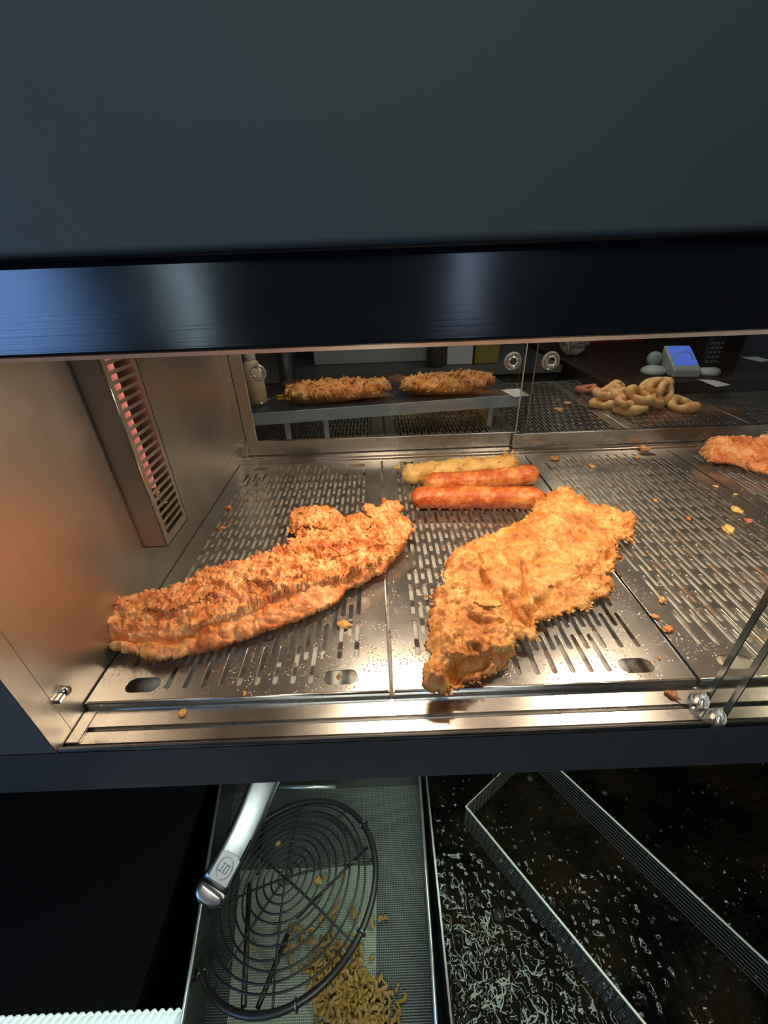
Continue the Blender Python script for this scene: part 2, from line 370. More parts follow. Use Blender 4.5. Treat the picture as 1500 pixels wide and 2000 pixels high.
# heater on the left wall
hz0, hz1, hy0, hy1, hx = 0.058, 0.316, 0.158, 0.217, 0.027
heater = link('heater_housing', bpy.data.meshes.new('heater_housing'), M['steel_wall'], cab)
hm = MB()
hm.box(0.0002, hx, hy0, hy0+0.0012, hz0, hz1); hm.box(0.0002, hx, hy1-0.0012, hy1, hz0, hz1); hm.box(0.0002, hx, hy0, hy1, hz0, hz0+0.0012)
# slotted face: rails and bars between the slots
hm.box(hx-0.0012, hx, hy0, hy0+0.0080, hz0, hz1); hm.box(hx-0.0012, hx, hy1-0.0070, hy1, hz0, hz1)
NS = 24
zs = [hz0+0.012+i*0.0090 for i in range(NS)]
hm.box(hx-0.0012, hx, hy0+0.0079, hy1-0.0069, hz0, zs[0])
for i in range(NS):
    hm.box(hx-0.0012, hx, hy0+0.0079, hy1-0.0069, zs[i]+0.0056, zs[i]+0.0090)
hm.box(hx-0.0012, hx, hy0+0.0079, hy1-0.0069, zs[-1]+0.009, hz1)
heater.data = hm.mesh('heater_housing'); heater.data.materials.append(M['steel_wall'])
MB().box(0.0003, 0.0016, hy0+0.0015, hy1-0.0015, hz0+0.0015, hz1).build('reflector', M['inner_dark'], heater)
MB().tube([(0.0135, 0.1925, hz0+0.060), (0.0135, 0.1925, hz1)], 0.0034, 12).build('heating_rod', M['rod'], heater, True)
MB().lathe([(0, 0), (0.0052, 0), (0.0052, 0.016), (0.0036, 0.018), (0, 0.018)], (0.0135, 0.1925, hz0+0.042), 'z', 16).build('rod_socket', M['chrome'], heater, True)
MB().tube([(hx+0.0002, hy0+0.0002, hz0), (hx+0.0002, hy0+0.0002, hz1)], 0.0009, 8).build('housing_edge', M['chrome'], heater, True)
gz = MB()
for k in range(46):
    y = random.uniform(hy0+0.006, hy1-0.006); z = hz0+0.004+abs(random.gauss(0, 0.028)); s = random.uniform(0.0008, 0.0032)
    x = random.uniform(0.004, 0.02)
    gz.add([(x-s, y, z), (x, y+s*1.3, z+s*0.3), (x+s, y, z+s), (x, y-s, z+s*0.6), (x, y, z+s*1.5)], [(0, 1, 4), (1, 2, 4), (2, 3, 4), (3, 0, 4), (0, 3, 2, 1)])
o = gz.build('grease_residue', plain('yellow_grease', (0.55, 0.36, 0.05), 0.3), heater); o['kind'] = 'stuff'

# heat lamps inside the roof
def heat_lamp(x, power, label):
    t = thing('heat_lamp', label, 'lamp', (x, 0.19, 0.318), 'heat lamps under the cabinet roof')
    MB().prism_x([(0.165, 0.318), (0.172, 0.303), (0.178, 0.301), (0.178, 0.312), (0.202, 0.312), (0.202, 0.301), (0.208, 0.303), (0.215, 0.318)], x-0.07, x+0.07).build('reflector_housing', M['steel'], t)
    MB().tube([(x-0.055, 0.19, 0.309), (x+0.055, 0.19, 0.309)], 0.0022, 10).build('lamp_tube', plain('lamp_tube', (0.9, 0.85, 0.8), 0.3, 0, (1, 0.72, 0.42), 2.0), t, True)
    a = area('lamp_light', (x, 0.19, 0.3000), (x, 0.195, 0), 0.085, 0.020, power, (1.0, 0.79, 0.56)); adopt(a, t)
heat_lamp(0.285, 1.4, 'tube heat lamp under the cabinet roof at the left')
heat_lamp(0.60, 1.15, 'tube heat lamp under the cabinet roof in the middle')
heat_lamp(1.00, 1.0, 'tube heat lamp under the cabinet roof at the right')

# ------------------------------------------------------------------ slotted trays
def slot_pts(cx, cy, hw, hl, n=4):
    pts = []
    for k in range(n+1): a = math.pi*k/n; pts.append((cx+hw*math.cos(a), cy+hl-hw+hw*math.sin(a)))
    for k in range(n+1): a = math.pi+math.pi*k/n; pts.append((cx+hw*math.cos(a), cy-hl+hw+hw*math.sin(a)))
    return pts
def tray_plate_mesh():
    cu = bpy.data.curves.new('plate_curve', 'CURVE'); cu.dimensions = '2D'; cu.fill_mode = 'BOTH'
    cu.extrude = 0.0003; cu.bevel_depth = 0.0004; cu.bevel_resolution = 1
    def spline(pts):
        s = cu.splines.new('POLY'); s.points.add(len(pts)-1)
        for q, p in zip(s.points, pts): q.co = (p[0], p[1], 0, 1)
        s.use_cyclic_u = True
    e = 0.0018
    spline([(e, e), (W-e, e), (W-e, D-e), (e, D-e)])
    ncol = 27; pitch = 0.00826; x0 = 0.0275
    for c in range(ncol):
        x = x0+c*pitch
        lo, hi = 0.0135, D-0.0125
        if x < 0.066 or x > 0.208: lo, hi = 0.038, D-0.036
        off = 0.0 if c % 2 == 0 else 0.028
        k = -1
        while True:
            k += 1
            a = -0.016+off+k*0.056; b = a+0.0475
            if a > hi-0.009: break
            a2 = max(a, lo); b2 = min(b, hi)
            if b2-a2 < 0.0245: continue
            if a2 == lo and b2-a2 < 0.016: continue
            spline(slot_pts(x, (a2+b2)/2, 0.0026, (b2-a2)/2))
    for ox, oy in ((0.0452, 0.0192), (0.2282, 0.0192), (0.0468, D-0.0195), (0.2270, D-0.0195)):
        pts = [(x, y) for x, y in slot_pts(0, 0, 0.0082, 0.0160, 8)]
        spline([(ox+y, oy-x) for x, y in pts])
    ob = bpy.data.objects.new('tmp', cu); COL.objects.link(ob)
    dg = bpy.context.evaluated_depsgraph_get()
    me = bpy.data.meshes.new_from_object(ob.evaluated_get(dg)); bpy.data.objects.remove(ob)
    me.name = 'slotted_plate'
    return me
plate_me = tray_plate_mesh()
def slotted_tray():
    t = thing('slotted_tray', '', 'tray', (0.0, 0.0, -0.0007), 'slotted steel food trays')
    p = link('slotted_plate', plate_me, M['tray_steel'], None); p.parent = t
    s = MB(); e = 0.0016
    s.box(e, W-e, e, e+0.001, -0.012, -0.0004); s.box(e, W-e, D-e-0.001, D-e, -0.012, -0.0004)
    s.box(e, e+0.001, e, D-e, -0.012, -0.0004); s.box(W-e-0.001, W-e, e, D-e, -0.012, -0.0004)
    r = s.build('tray_skirt', M['steel']); r.parent = t
    b = MB().tube([(e+0.0012, e+0.0010, -0.0002), (W-e-0.0012, e+0.0010, -0.0002)], 0.0014, 8).build('rolled_edge', M['steel'], None, True); b.parent = t
    b = MB().tube([(W-e-0.0008, e, -0.0003), (W-e-0.0008, D-e, -0.0003)], 0.0012, 8).build('rolled_edge', M['steel'], None, True); b.parent = t
    return t
tray0 = slotted_tray()
labels = ['slotted steel tray against the left wall, under the long battered fish',
          'slotted steel tray under the two sausages and the wide battered fish',
          'empty slotted steel tray scattered with crumbs right of the wide fish',
          'slotted steel tray at the right edge under the far battered fish',
          'slotted steel tray at the right end of the cabinet behind the front panes']
for i in range(5):
    t = tray0 if i == 0 else copy_tree(tray0, (i*W, 0, 0))
    t['label'] = labels[i]

# ------------------------------------------------------------------ battered fish
def px(pts, z=0.02): return np.array([on_z(x, y, z)[:2] for x, y in pts])
def densify(P, Z, step):
    out = []; oz = []
    n = len(P)
    for i in range(n):
        a, b = P[i], P[(i+1) % n]; k = max(1, int(np.linalg.norm(b-a)/step))
        for j in range(k): t = j/k; out.append(a+(b-a)*t); oz.append(Z[i]+(Z[(i+1) % n]-Z[i])*t)
    return np.array(out), np.array(oz)
def fish_mesh(name, P, Z, base, H, dw, seed, spacing=0.0011, ragged=0.0016, lumps=(), creases=(), steps=(), rough=1.0, floor_z=0.0, maskfn=None, bigamp=0.0036, puff=0.0, spikes=None, slab=0.0, over=0.0045):
    """a closed crusty body over the outline P (world xy) whose rim stands at the heights Z"""
    B, BZ = densify(P, Z, spacing*1.3)
    nrm = np.roll(B, -1, 0)-np.roll(B, 1, 0); nrm = np.stack([nrm[:, 1], -nrm[:, 0]], 1); nrm /= np.linalg.norm(nrm, axis=1)[:, None]+1e-9
    q = np.c_[B, np.zeros(len(B))]
    B = B+nrm*(ragged*(fbm(q*170, seed, 3)+0.6*fbm(q*520, seed+5, 2)))[:, None]
    if spikes is not None:
        sp = np.clip(fbm(np.c_[B, np.zeros(len(B))]*420, seed+61, 2, 'ridge')-0.1, 0, 1)**1.5
        B = B+nrm*(spikes(B)*sp)[:, None]
    lo, hi = B.min(0), B.max(0)
    gx, gy = np.meshgrid(np.arange(lo[0], hi[0], spacing), np.arange(lo[1], hi[1], spacing*0.87))
    gx = gx+(np.arange(gx.shape[0]) % 2)[:, None]*spacing*0.5
    G = np.c_[gx.ravel(), gy.ravel()]; G = G+rng.uniform(-0.18, 0.18, G.shape)*spacing
    # inside test
    inside = np.zeros(len(G), bool); j = len(B)-1
    for i in range(len(B)):
        xi, yi = B[i]; xj, yj = B[j]
        if yi != yj:
            c = ((yi > G[:, 1]) != (yj > G[:, 1])) & (G[:, 0] < (xj-xi)*(G[:, 1]-yi)/(yj-yi)+xi); inside ^= c
        j = i
    G = G[inside]
    d, _, _ = seg_dist(G, B[::2]); G = G[d > spacing*0.7]
    nb = len(B)
    allv = [Vector(p) for p in np.r_[B, G]]
    r = geometry.delaunay_2d_cdt(allv, [(i, (i+1) % nb) for i in range(nb)], [], 1, 1e-7)
    V = np.array([tuple(v) for v in r[0]]); T = [tuple(f) for f in r[2]]
    d, _, _ = seg_dist(V, B[::2])
    # rim height spread inwards
    rim = np.zeros(len(V)); sub = slice(None, None, 6)
    Bs, Zs = B[sub], BZ[sub]
    w_ = 1.0/(((V[:, None, :]-Bs[None])**2).sum(2)+1e-6)**1.5
    rim = (w_*Zs).sum(1)/w_.sum(1)
    edges_on = np.zeros(len(V), bool)
    cnt = {}
    for f in T:
        for a, b in zip(f, f[1:]+f[:1]): k = (min(a, b), max(a, b)); cnt[k] = cnt.get(k, 0)+1
    for (a, b), c in cnt.items():
        if c == 1: edges_on[a] = edges_on[b] = True
    d[edges_on] = 0
    t = 1-np.clip(d/dw, 0, 1); dome = np.sqrt(np.clip(1-t*t, 0, 1))
    top = rim+H*dome
    for (c, rad, amp) in lumps:
        rr = ((V-c)**2).sum(1)/rad**2; top = top+amp*np.exp(-rr)*np.clip(d/0.006, 0, 1)
    for (pl, wd, amp) in creases:
        dd, _, ef = seg_dist(V, pl, False); top = top+amp*np.exp(-(dd/wd)**2)*np.clip(d/0.005, 0, 1)
    shift = np.zeros_like(V)
    for (pl, wd, amp) in steps:
        dd, sd, ef = seg_dist(V, pl, False); vec = seg_dist.vec; endm = smooth01(ef, 0.0, 0.12)*smooth01(1-ef, 0.0, 0.12)
        wob = 0.35*fbm(np.c_[V, V[:, 0]*0]*260, seed+31, 2)+1
        top = top+amp*wob*np.exp(-dd/wd)*(sd > 0)*np.clip(d/0.004, 0, 1)*endm
        if amp > 0: shift -= vec/(dd[:, None]+1e-6)*(over*wob*np.exp(-dd/(0.3*wd))*(sd > 0)*endm*np.clip(d/0.006, 0, 1))[:, None]
    bot = np.maximum(rim*(1-smooth01(d, 0.0, 0.024)), 0.0)+base
    if slab: bot = rim-slab*dome
    bot = np.minimum(bot, top-0.001)
    q3 = np.c_[V, top]
    msk = np.ones(len(V)) if maskfn is None else maskfn(V)
    edge = np.clip(d/0.003, 0, 1)
    big = fbm(q3*62, seed, 3, 'billow'); mid = fbm(q3*190, seed+3, 3, 'ridge'); fine = fbm(q3*520, seed+7, 2, 'ridge')
    pf = fbm(q3*120, seed+15, 2, 'billow')
    top = top+edge*(bigamp*big+puff*pf*msk+(0.0011*mid*(0.35+0.85*msk)+0.0006*fine*(0.25+msk))*rough)
    jit = 0.0016*np.c_[fbm(q3*230+5, seed+9, 2), fbm(q3*230+9, seed+13, 2)]*msk[:, None]*edge[:, None]*rough
    XT = V+jit+shift
    topv = np.c_[XT, top+floor_z]
    # boundary vertices are shared
    idx_b = -np.ones(len(V), int); inner = np.where(~edges_on)[0]; idx_b[edges_on] = np.where(edges_on)[0]
    idx_b[inner] = len(V)+np.arange(len(inner))
    qb = np.c_[V, bot*3]
    botz = bot+0.0008*fbm(qb*150, seed+21, 2)*edge
    botz = np.maximum(botz, 0.0006)
    topv[edges_on, 2] += 0.0016*fbm(np.c_[V[edges_on], V[edges_on][:, 0]*0]*240, seed+40, 2)
    topv[:, 2] = np.maximum(topv[:, 2], floor_z+0.0006)
    verts = np.r_[topv, np.c_[V[inner], botz[inner]+floor_z]]
    faces = [f for f in T]+[tuple(int(idx_b[i]) for i in reversed(f)) for f in T]
    me = bpy.data.meshes.new(name); me.from_pydata(verts.tolist(), [], faces); me.update()
    bm = bmesh.new(); bm.from_mesh(me); bmesh.ops.recalc_face_normals(bm, faces=bm.faces); bm.to_mesh(me); bm.free()
    me.polygons.foreach_set('use_smooth', [True]*len(me.polygons))
    return me, topv[inner], d[inner], topv[edges_on]
def shard(mb, p, size, rnd, up=0.5, thick=0.0006):
    """one curled flake of crisp batter"""
    a = rnd.uniform(0, 6.283); e = np.array([math.cos(a), math.sin(a), rnd.uniform(-0.1, up)]); e /= np.linalg.norm(e)
    s = np.cross(e, [rnd.uniform(-.6, .6), rnd.uniform(-.6, .6), 1]); s /= np.linalg.norm(s); n = np.cross(s, e)
    L = size; wd = size*rnd.uniform(0.3, 0.75); curl = rnd.uniform(-0.4, 0.9)
    nu, nv = 5, 4; top = []
    for i in range(nu):
        u = i/(nu-1); ww = wd*(1-0.75*abs(u-0.45)**1.3*2)*rnd.uniform(0.75, 1.2)
        for j in range(nv):
            v = j/(nv-1)-0.5
            top.append(p+e*(u*L-0.15*L)+s*(v*ww+rnd.uniform(-.06, .06)*size)+n*(curl*L*(u*u*0.55+v*v*0.6)+rnd.uniform(-.06, .06)*size))
    top = np.array(top); bt = top-n*thick
    vs = np.r_[top, bt]; m = nu*nv; fs = []
    for i in range(nu-1):
        for j in range(nv-1):
            k = i*nv+j; fs.append((k, k+1, k+nv+1, k+nv)); fs.append((m+k, m+k+nv, m+k+nv+1, m+k+1))
    rim = [j for j in range(nv)]+[i*nv+nv-1 for i in range(1, nu)]+[(nu-1)*nv+j for j in range(nv-2, -1, -1)]+[i*nv for i in range(nu-2, 0, -1)]
    for a_, b_ in zip(rim, rim[1:]+rim[:1]): fs.append((a_, m+a_, m+b_, b_))
    mb.add(vs, fs)
def flakes(tops, dist, n, smin, smax, seed, maskfn=None, up=0.5, edge_pts=None, n_edge=0):
    rnd = random.Random(seed); mb = MB(); r2 = np.random.default_rng(seed)
    wgt = np.ones(len(tops)) if maskfn is None else maskfn(tops[:, :2])+0.02
    wgt = wgt*np.clip(fbm(tops*90, seed, 2)+0.35, 0.02, None)
    pick = r2.choice(len(tops), n, p=wgt/wgt.sum())
    for i in pick: shard(mb, tops[i]-np.array([0, 0, 0.0006]), rnd.uniform(smin, smax)*(0.6+0.4*rnd.random()), rnd, up)
    if edge_pts is not None:
        for i in r2.integers(0, len(edge_pts), n_edge): shard(mb, edge_pts[i]+np.array([0, 0, 0.0005]), rnd.uniform(smin, smax*0.8), rnd, up*0.6)
    me = mb.mesh('batter_flakes'); me.polygons.foreach_set('use_smooth', [True]*len(me.polygons)); return me

def battered_fish(label, me, fl, mat, fmat, loc):
    t = thing('battered_fish', label, 'battered fish', loc, 'pieces of battered fish')
    link('batter_crust', me, mat, t)
    if fl is not None:
        o = link('batter_flakes', fl, fmat, t); o['kind'] = 'stuff'
    return t

# long fish at the left
zl = lambda x, y: (150+x/2.143, 940+y/2.143)
OL = [(30, 590, .020), (55, 545, .026), (95, 512, .028), (140, 478, .030), (160, 492, .030), (215, 484, .030), (240, 500, .028), (320, 472, .028), (380, 457, .028), (440, 440, .028), (500, 405, .028),
      (540, 375, .028), (600, 368, .028), (640, 352, .028), (700, 347, .028), (745, 322, .028), (830, 302, .028), (870, 278, .028), (905, 258, .026), (945, 245, .022), (900, 218, .018), (887, 210, .018), (920, 167, .018),
      (960, 159, .018), (1040, 157, .018), (1080, 172, .018), (1120, 195, .018), (1180, 178, .018), (1230, 223, .018), (1197, 181, .018), (1205, 172, .018), (1260, 173, .018), (1290, 157, .018), (1340, 161, .018), (1362, 185, .018),
      (1368, 150, .030), (1400, 175, .026), (1412, 212, .022), (1385, 240, .018), (1365, 290, .014), (1310, 350, .010), (1290, 385, .010), (1220, 415, .010), (1130, 460, .010), (1080, 520, .010), (990, 560, .010), (900, 595, .010),
      (830, 620, .010), (770, 640, .010), (690, 670, .010), (600, 700, .010), (500, 725, .010), (420, 745, .010), (280, 752, .010), (240, 725, .011), (150, 710, .013), (75, 690, .013), (55, 660, .013), (55, 620, .016)]
P = np.array([on_z(*zl(x, y), z)[:2] for x, y, z in OL]); Zr = np.array([z for _, _, z in OL])
LP = lambda pts, z=0.022: px([zl(x, y) for x, y in pts], z)
LH = lambda pts: px([zl(x, y) for x, y in pts], 0.030)
lmp = lambda x, y, r, a: (on_z(*zl(x, y), 0.03)[:2], r, a)
ridge_l = LP([(90, 590), (300, 540), (520, 470), (760, 410), (1000, 350), (1250, 310)])
def mask_left(V):
    dd, sd, _ = seg_dist(np.asarray(V), LP([(60, 640), (350, 650), (500, 600), (650, 560), (800, 520), (950, 470), (1100, 430), (1330, 330)]), False)
    return smooth01(dd*sd, -0.004, 0.006)
me, tp, dd, ed = fish_mesh('batter_crust', P, Zr, 0.0006, 0.013, 0.026, 3,
    lumps=[lmp(180, 560, .020, .006), lmp(420, 520, .020, .004), lmp(640, 450, .022, .006), lmp(850, 400, .022, .006), lmp(1200, 350, .018, .005), lmp(960, 180, .010, -.006)],
    creases=[(LH([(915, 205), (1000, 200), (1130, 205), (1190, 190)]), .0045, -.012), (LH([(1020, 290), (1130, 262), (1280, 240)]), .004, -.009), (LH([(880, 320), (960, 305), (1050, 320)]), .005, -.008),
             (LP([(130, 655), (260, 655), (400, 665), (480, 640)]), .0025, -.007), (LP([(480, 480), (560, 500), (640, 490)]), .004, -.005)],
    steps=[(LP([(420, 640), (500, 620), (600, 588), (700, 560), (830, 500), (960, 455), (1100, 410), (1250, 350), (1340, 290)]), .014, .0085), (LP([(700, 450), (800, 470), (900, 440), (1000, 400)]), .008, .005),
           (LH([(880, 290), (1000, 330), (1150, 300), (1330, 240)][::-1])[::-1], .009, .004), (LP([(300, 560), (400, 580), (520, 540), (600, 500)]), .008, .004)],
    maskfn=mask_left, rough=1.0, bigamp=0.0030, puff=0.0028)
fl = flakes(tp, dd, 620, .003, .0075, 5, mask_left, 1.1, ed[ed[:, 2] > 0.016], 150)
battered_fish('long golden battered fish with shaggy flaky crust, lying across the left tray', me, fl, M['fish_left'], M['flakes'], (0.15, 0.13, 0.0))
def flap(pts, z, seed, mat, fish, zfun, H=0.003):
    P = np.array([on_z(*zfun(x, y), z+dz)[:2] for x, y, dz in pts]); Zr = np.array([z+dz for _, _, dz in pts])
    me, _, _, _ = fish_mesh('batter_flap', P, Zr, 0.0006, H, 0.010, seed, spacing=0.0010, ragged=0.0026, bigamp=0.0020, rough=1.5, slab=0.003)
    link('batter_flap', me, mat, fish)
lf = bpy.data.objects['battered_fish']
flap([(885, 165, -.004), (895, 130, 0), (925, 115, .003), (985, 110, .004), (1045, 108, .003), (1085, 125, .002), (1120, 150, 0), (1150, 190, -.003), (1090, 212, -.002), (1010, 195, 0), (940, 185, -.001), (915, 200, -.004)], 0.031, 81, M['fish_left'], lf, zl)
flap([(1195, 108, .004), (1210, 96, .005), (1245, 102, .003), (1265, 118, .002), (1275, 90, .005), (1300, 78, .007), (1340, 84, .007), (1366, 112, .004), (1350, 130, .002), (1372, 150, .002), (1405, 178, -.002), (1350, 220, -.006), (1270, 215, -.006), (1225, 160, 0)], 0.031, 83, M['fish_left'], lf, zl)
flap([(1120, 160, -.002), (1180, 132, .002), (1225, 148, .002), (1240, 185, -.001), (1190, 215, -.004), (1130, 200, -.004)], 0.030, 85, M['fish_left'], lf, zl, 0.004)

# wide fish in the middle
zr_ = lambda x, y: (500+x/1.875, 940+y/1.875)
OR = [(685, 783, .008), (640, 770, .010), (610, 745, .014), (612, 690, .020), (635, 650, .020), (618, 600, .020), (625, 530, .024), (645, 470, .026), (652, 420, .026), (690, 372, .028), (682, 340, .028), (702, 290, .030), (737, 250, .030),
      (800, 218, .028), (850, 207, .026), (900, 177, .026), (960, 152, .026), (1010, 117, .028), (1015, 82, .032), (1050, 67, .034), (1070, 42, .036), (1120, 24, .038), (1158, 20, .040), (1167, 52, .034), (1208, 62, .032), (1218, 95, .026),
      (1270, 97, .024), (1340, 117, .022), (1375, 112, .022), (1392, 150, .018), (1380, 175, .014), (1388, 230, .010), (1350, 217, .012), (1318, 237, .014), (1338, 285, .009), (1312, 300, .011), (1320, 320, .010), (1288, 350, .010),
      (1312, 385, .008), (1290, 420, .008), (1240, 440, .008), (1212, 472, .007), (1165, 470, .008), (1130, 490, .008), (1080, 505, .009), (1030, 527, .012), (1034, 580, .012), (1010, 588, .014), (962, 583, .016), (945, 640, .010),
      (915, 680, .007), (880, 705, .006), (830, 720, .006), (780, 735, .006), (752, 745, .008), (740, 768, .008), (700, 775, .008)]
P = np.array([on_z(*zr_(x, y), z)[:2] for x, y, z in OR]); Zr = np.array([z for _, _, z in OR])
RP = lambda pts, z=0.03: px([zr_(x, y) for x, y in pts], z)
za = lambda x, y: (820+x/3.409, 940+y/3.409)
RA = lambda pts, z=0.03: px([za(x, y) for x, y in pts], z)
rl = lambda x, y, r, a: (on_z(*za(x, y), 0.03)[:2], r, a)
def mask_right(V):
    V = np.asarray(V); c1 = on_z(*za(1180, 620), .02)[:2]; c2 = on_z(*za(1300, 260), .02)[:2]; c3 = on_z(*za(200, 950), .02)[:2]; c4 = on_z(*za(820, 560), .03)[:2]
    g = lambda c, r: np.exp(-((V-c)**2).sum(1)/r**2)
    return np.clip(0.25+0.9*g(c1, .04)+0.8*g(c2, .05)+0.3*g(c3, .03)-0.5*g(c4, .03), 0, 1.2)
def spikes_right(B):
    c1 = on_z(*za(1330, 400), .012)[:2]; c2 = on_z(*za(900, 100), .03)[:2]; c3 = on_z(*za(760, 1000), .012)[:2]; c4 = on_z(*za(1200, 740), .012)[:2]
    g = lambda c, r: np.exp(-((B-c)**2).sum(1)/r**2)
    return 0.0012+0.006*np.clip(g(c1, .035)+0.7*g(c2, .035)+0.8*g(c3, .02)+0.4*g(c4, .03), 0, 1)
me, tp, dd, ed = fish_mesh('batter_crust', P, Zr, 0.0006, 0.010, 0.024, 23,
    lumps=[rl(320, 600, .013, .010), rl(250, 780, .014, .008), rl(480, 880, .018, .008), rl(600, 640, .02, .004), rl(900, 300, .02, .003), rl(250, 1000, .018, .006), rl(120, 1280, .012, .008), rl(780, 780, .016, -.004), rl(1050, 750, .025, -.004)],
    creases=[(RA([(400, 540), (425, 660), (450, 700)]), .0030, -.009), (RA([(750, 900), (740, 800), (830, 730), (930, 640), (1060, 590), (1200, 500), (1290, 400)]), .0035, -.010), (RA([(870, 240), (960, 270), (1080, 330)]), .005, -.006),
             (RA([(150, 760), (260, 740), (350, 800)]), .0035, -.007), (RA([(690, 540), (710, 660), (700, 720)]), .0025, -.006), (RA([(240, 1230), (300, 1150), (420, 1110)]), .006, -.012), (RA([(330, 900), (420, 930), (540, 920)]), .0035, -.006),
             (RA([(200, 640), (270, 580), (360, 590)]), .004, -.005), (RA([(570, 730), (660, 860), (740, 900)]), .003, -.007), (RA([(440, 480), (600, 450), (750, 520), (880, 470)]), .006, -.004)],
    steps=[(RA([(160, 1140), (330, 1110), (440, 1070), (560, 1060), (720, 1060)]), .014, .010), (RA([(755, 900), (745, 800), (830, 740), (930, 650), (1060, 600), (1200, 520), (1290, 420)]), .012, .004), (RA([(430, 650), (420, 560), (370, 500), (280, 500), (190, 560)]), .010, .005), (RA([(100, 800), (220, 730), (330, 800), (430, 850), (560, 820)][::-1])[::-1], .010, .003),
           (RA([(900, 640), (800, 690), (740, 680)]), .010, .003)],
    maskfn=mask_right, rough=0.9, ragged=0.0022, bigamp=0.0024, puff=0.0014, spikes=spikes_right, over=0.006)
fl = flakes(tp, dd, 130, .002, .006, 15, mask_right, 0.4, ed, 230)
battered_fish('wide amber battered fish with jagged crisp edges, lying on the middle tray', me, fl, M['fish_right'], M['flakes_amber'], (0.40, 0.15, 0.0))

# far fish at the right edge
zf = lambda x, y: (940+x/2.679, 640+y/2.679)
OF = [(1145, 640, .016), (1170, 607, .026), (1220, 592, .028), (1320, 592, .030), (1400, 602, .030), (1480, 572, .034), (1560, 560, .034), (1700, 590, .03), (1790, 650, .02), (1760, 720, .012), (1640, 762, .010), (1500, 766, .010), (1420, 748, .010), (1300, 713, .010), (1200, 703, .010), (1160, 680, .012)]
P = np.array([on_z(*zf(x, y), z)[:2] for x, y, z in OF]); Zr = np.array([z for _, _, z in OF])
me, tp, dd, ed = fish_mesh('batter_crust', P, Zr, 0.0006, 0.012, 0.024, 43, spacing=0.0014, rough=1.1)
fl = flakes(tp, dd, 240, .004, .009, 25, None, 0.5, ed, 60)
battered_fish('battered fish on the far tray, cut off by the right edge of the photo', me, fl, M['fish_left'], M['flakes'], (1.0, 0.42, 0.0))

# ------------------------------------------------------------------ sausages
def sausage_mesh(name, a, b, r, bend, seed, lump=0.0008, ear=False, seg=90, sides=36):
    a, b = np.array(a, float), np.array(b, float); L = np.linalg.norm(b-a); e = (b-a)/L; s = np.array([-e[1], e[0], 0.0]); up = np.array([0, 0, 1.0])
    vs = []; us = np.linspace(0, 1, seg)
    for u in us:
        x = u*L; rr = r
        for end in (x, L-x):
            if end < r*1.25: rr = min(rr, r*math.sqrt(max(1e-5, 1-(1-end/(r*1.25))**2)))
        c = a+e*x+s*bend*math.sin(math.pi*u)
        for k in range(sides):
            t = 2*math.pi*k/sides; vs.append(c+rr*(math.cos(t)*s+math.sin(t)*up))
    vs = np.array(vs); cen = np.repeat(np.array([a+e*u*L+s*bend*math.sin(math.pi*u) for u in us]), sides, 0)
    dr = vs-cen; dn = dr/(np.linalg.norm(dr, axis=1)[:, None]+1e-9)
    disp = lump*(fbm(vs*70, seed, 3)+0.35*fbm(vs*260, seed+4, 2))
    vs = vs+dn*disp[:, None]
    vs[:, 2] = np.maximum(vs[:, 2], 0.0006)
    fs = [(i*sides+k, i*sides+(k+1) % sides, (i+1)*sides+(k+1) % sides, (i+1)*sides+k) for i in range(seg-1) for k in range(sides)]
    fs += [tuple(range(sides-1, -1, -1)), tuple(range((seg-1)*sides, seg*sides))]
    me = MB().add(vs, fs).mesh(name); me.polygons.foreach_set('use_smooth', [True]*len(me.polygons)); return me, vs
A = on_z(784, 928, .016); B = on_z(1012, 908, .016)
me, vs = sausage_mesh('battered_sausage', A, B, 0.0180, 0.002, 5, 0.0026)
t = thing('battered_sausage', 'pale straw battered sausage, rearmost of the three beside the rear door', 'sausage', tuple(A[:2])+(0,), None)
link('batter_crust', me, M['pale_batter'], t)
fb = MB(); rnd = random.Random(4)
for k in range(70):
    u = rnd.random(); c = A+(B-A)*u; th = rnd.uniform(0.7, 2.4)
    shard(fb, c+0.0185*np.array([0, math.cos(th), math.sin(th)]), rnd.uniform(.003, .006), rnd, 0.5)
ear = on_z(993, 888, .034)
for k in range(5): shard(fb, np.array([ear[0]-0.004+0.002*k, ear[1], 0.030]), 0.016, rnd, 2.5)
for k in range(3): shard(fb, A+np.array([-0.004, 0.01, 0.010]), 0.010, rnd, 0.5)
o = link('batter_flakes', fb.mesh('batter_flakes'), M['pale_batter'], t, True); o['kind'] = 'stuff'
for pa, pb, bend, seed, label in (((826, 945), (1052, 925), -0.006, 9, 'glossy orange-red sausage with no batter, middle one of the three'),
                                  ((802, 972), (1066, 974), 0.002, 13, 'glossy red sausage nearest the front, its end under the wide fish')):
    A = on_z(*pa, .0165); B = on_z(*pb, .0165)
    me, vs = sausage_mesh('sausage_skin', A, B, 0.0172, bend, seed, 0.0011)
    t = thing('sausage', label, 'sausage', tuple(A[:2])+(0,), 'two red sausages')
    link('sausage_skin', me, M['sausage'], t)

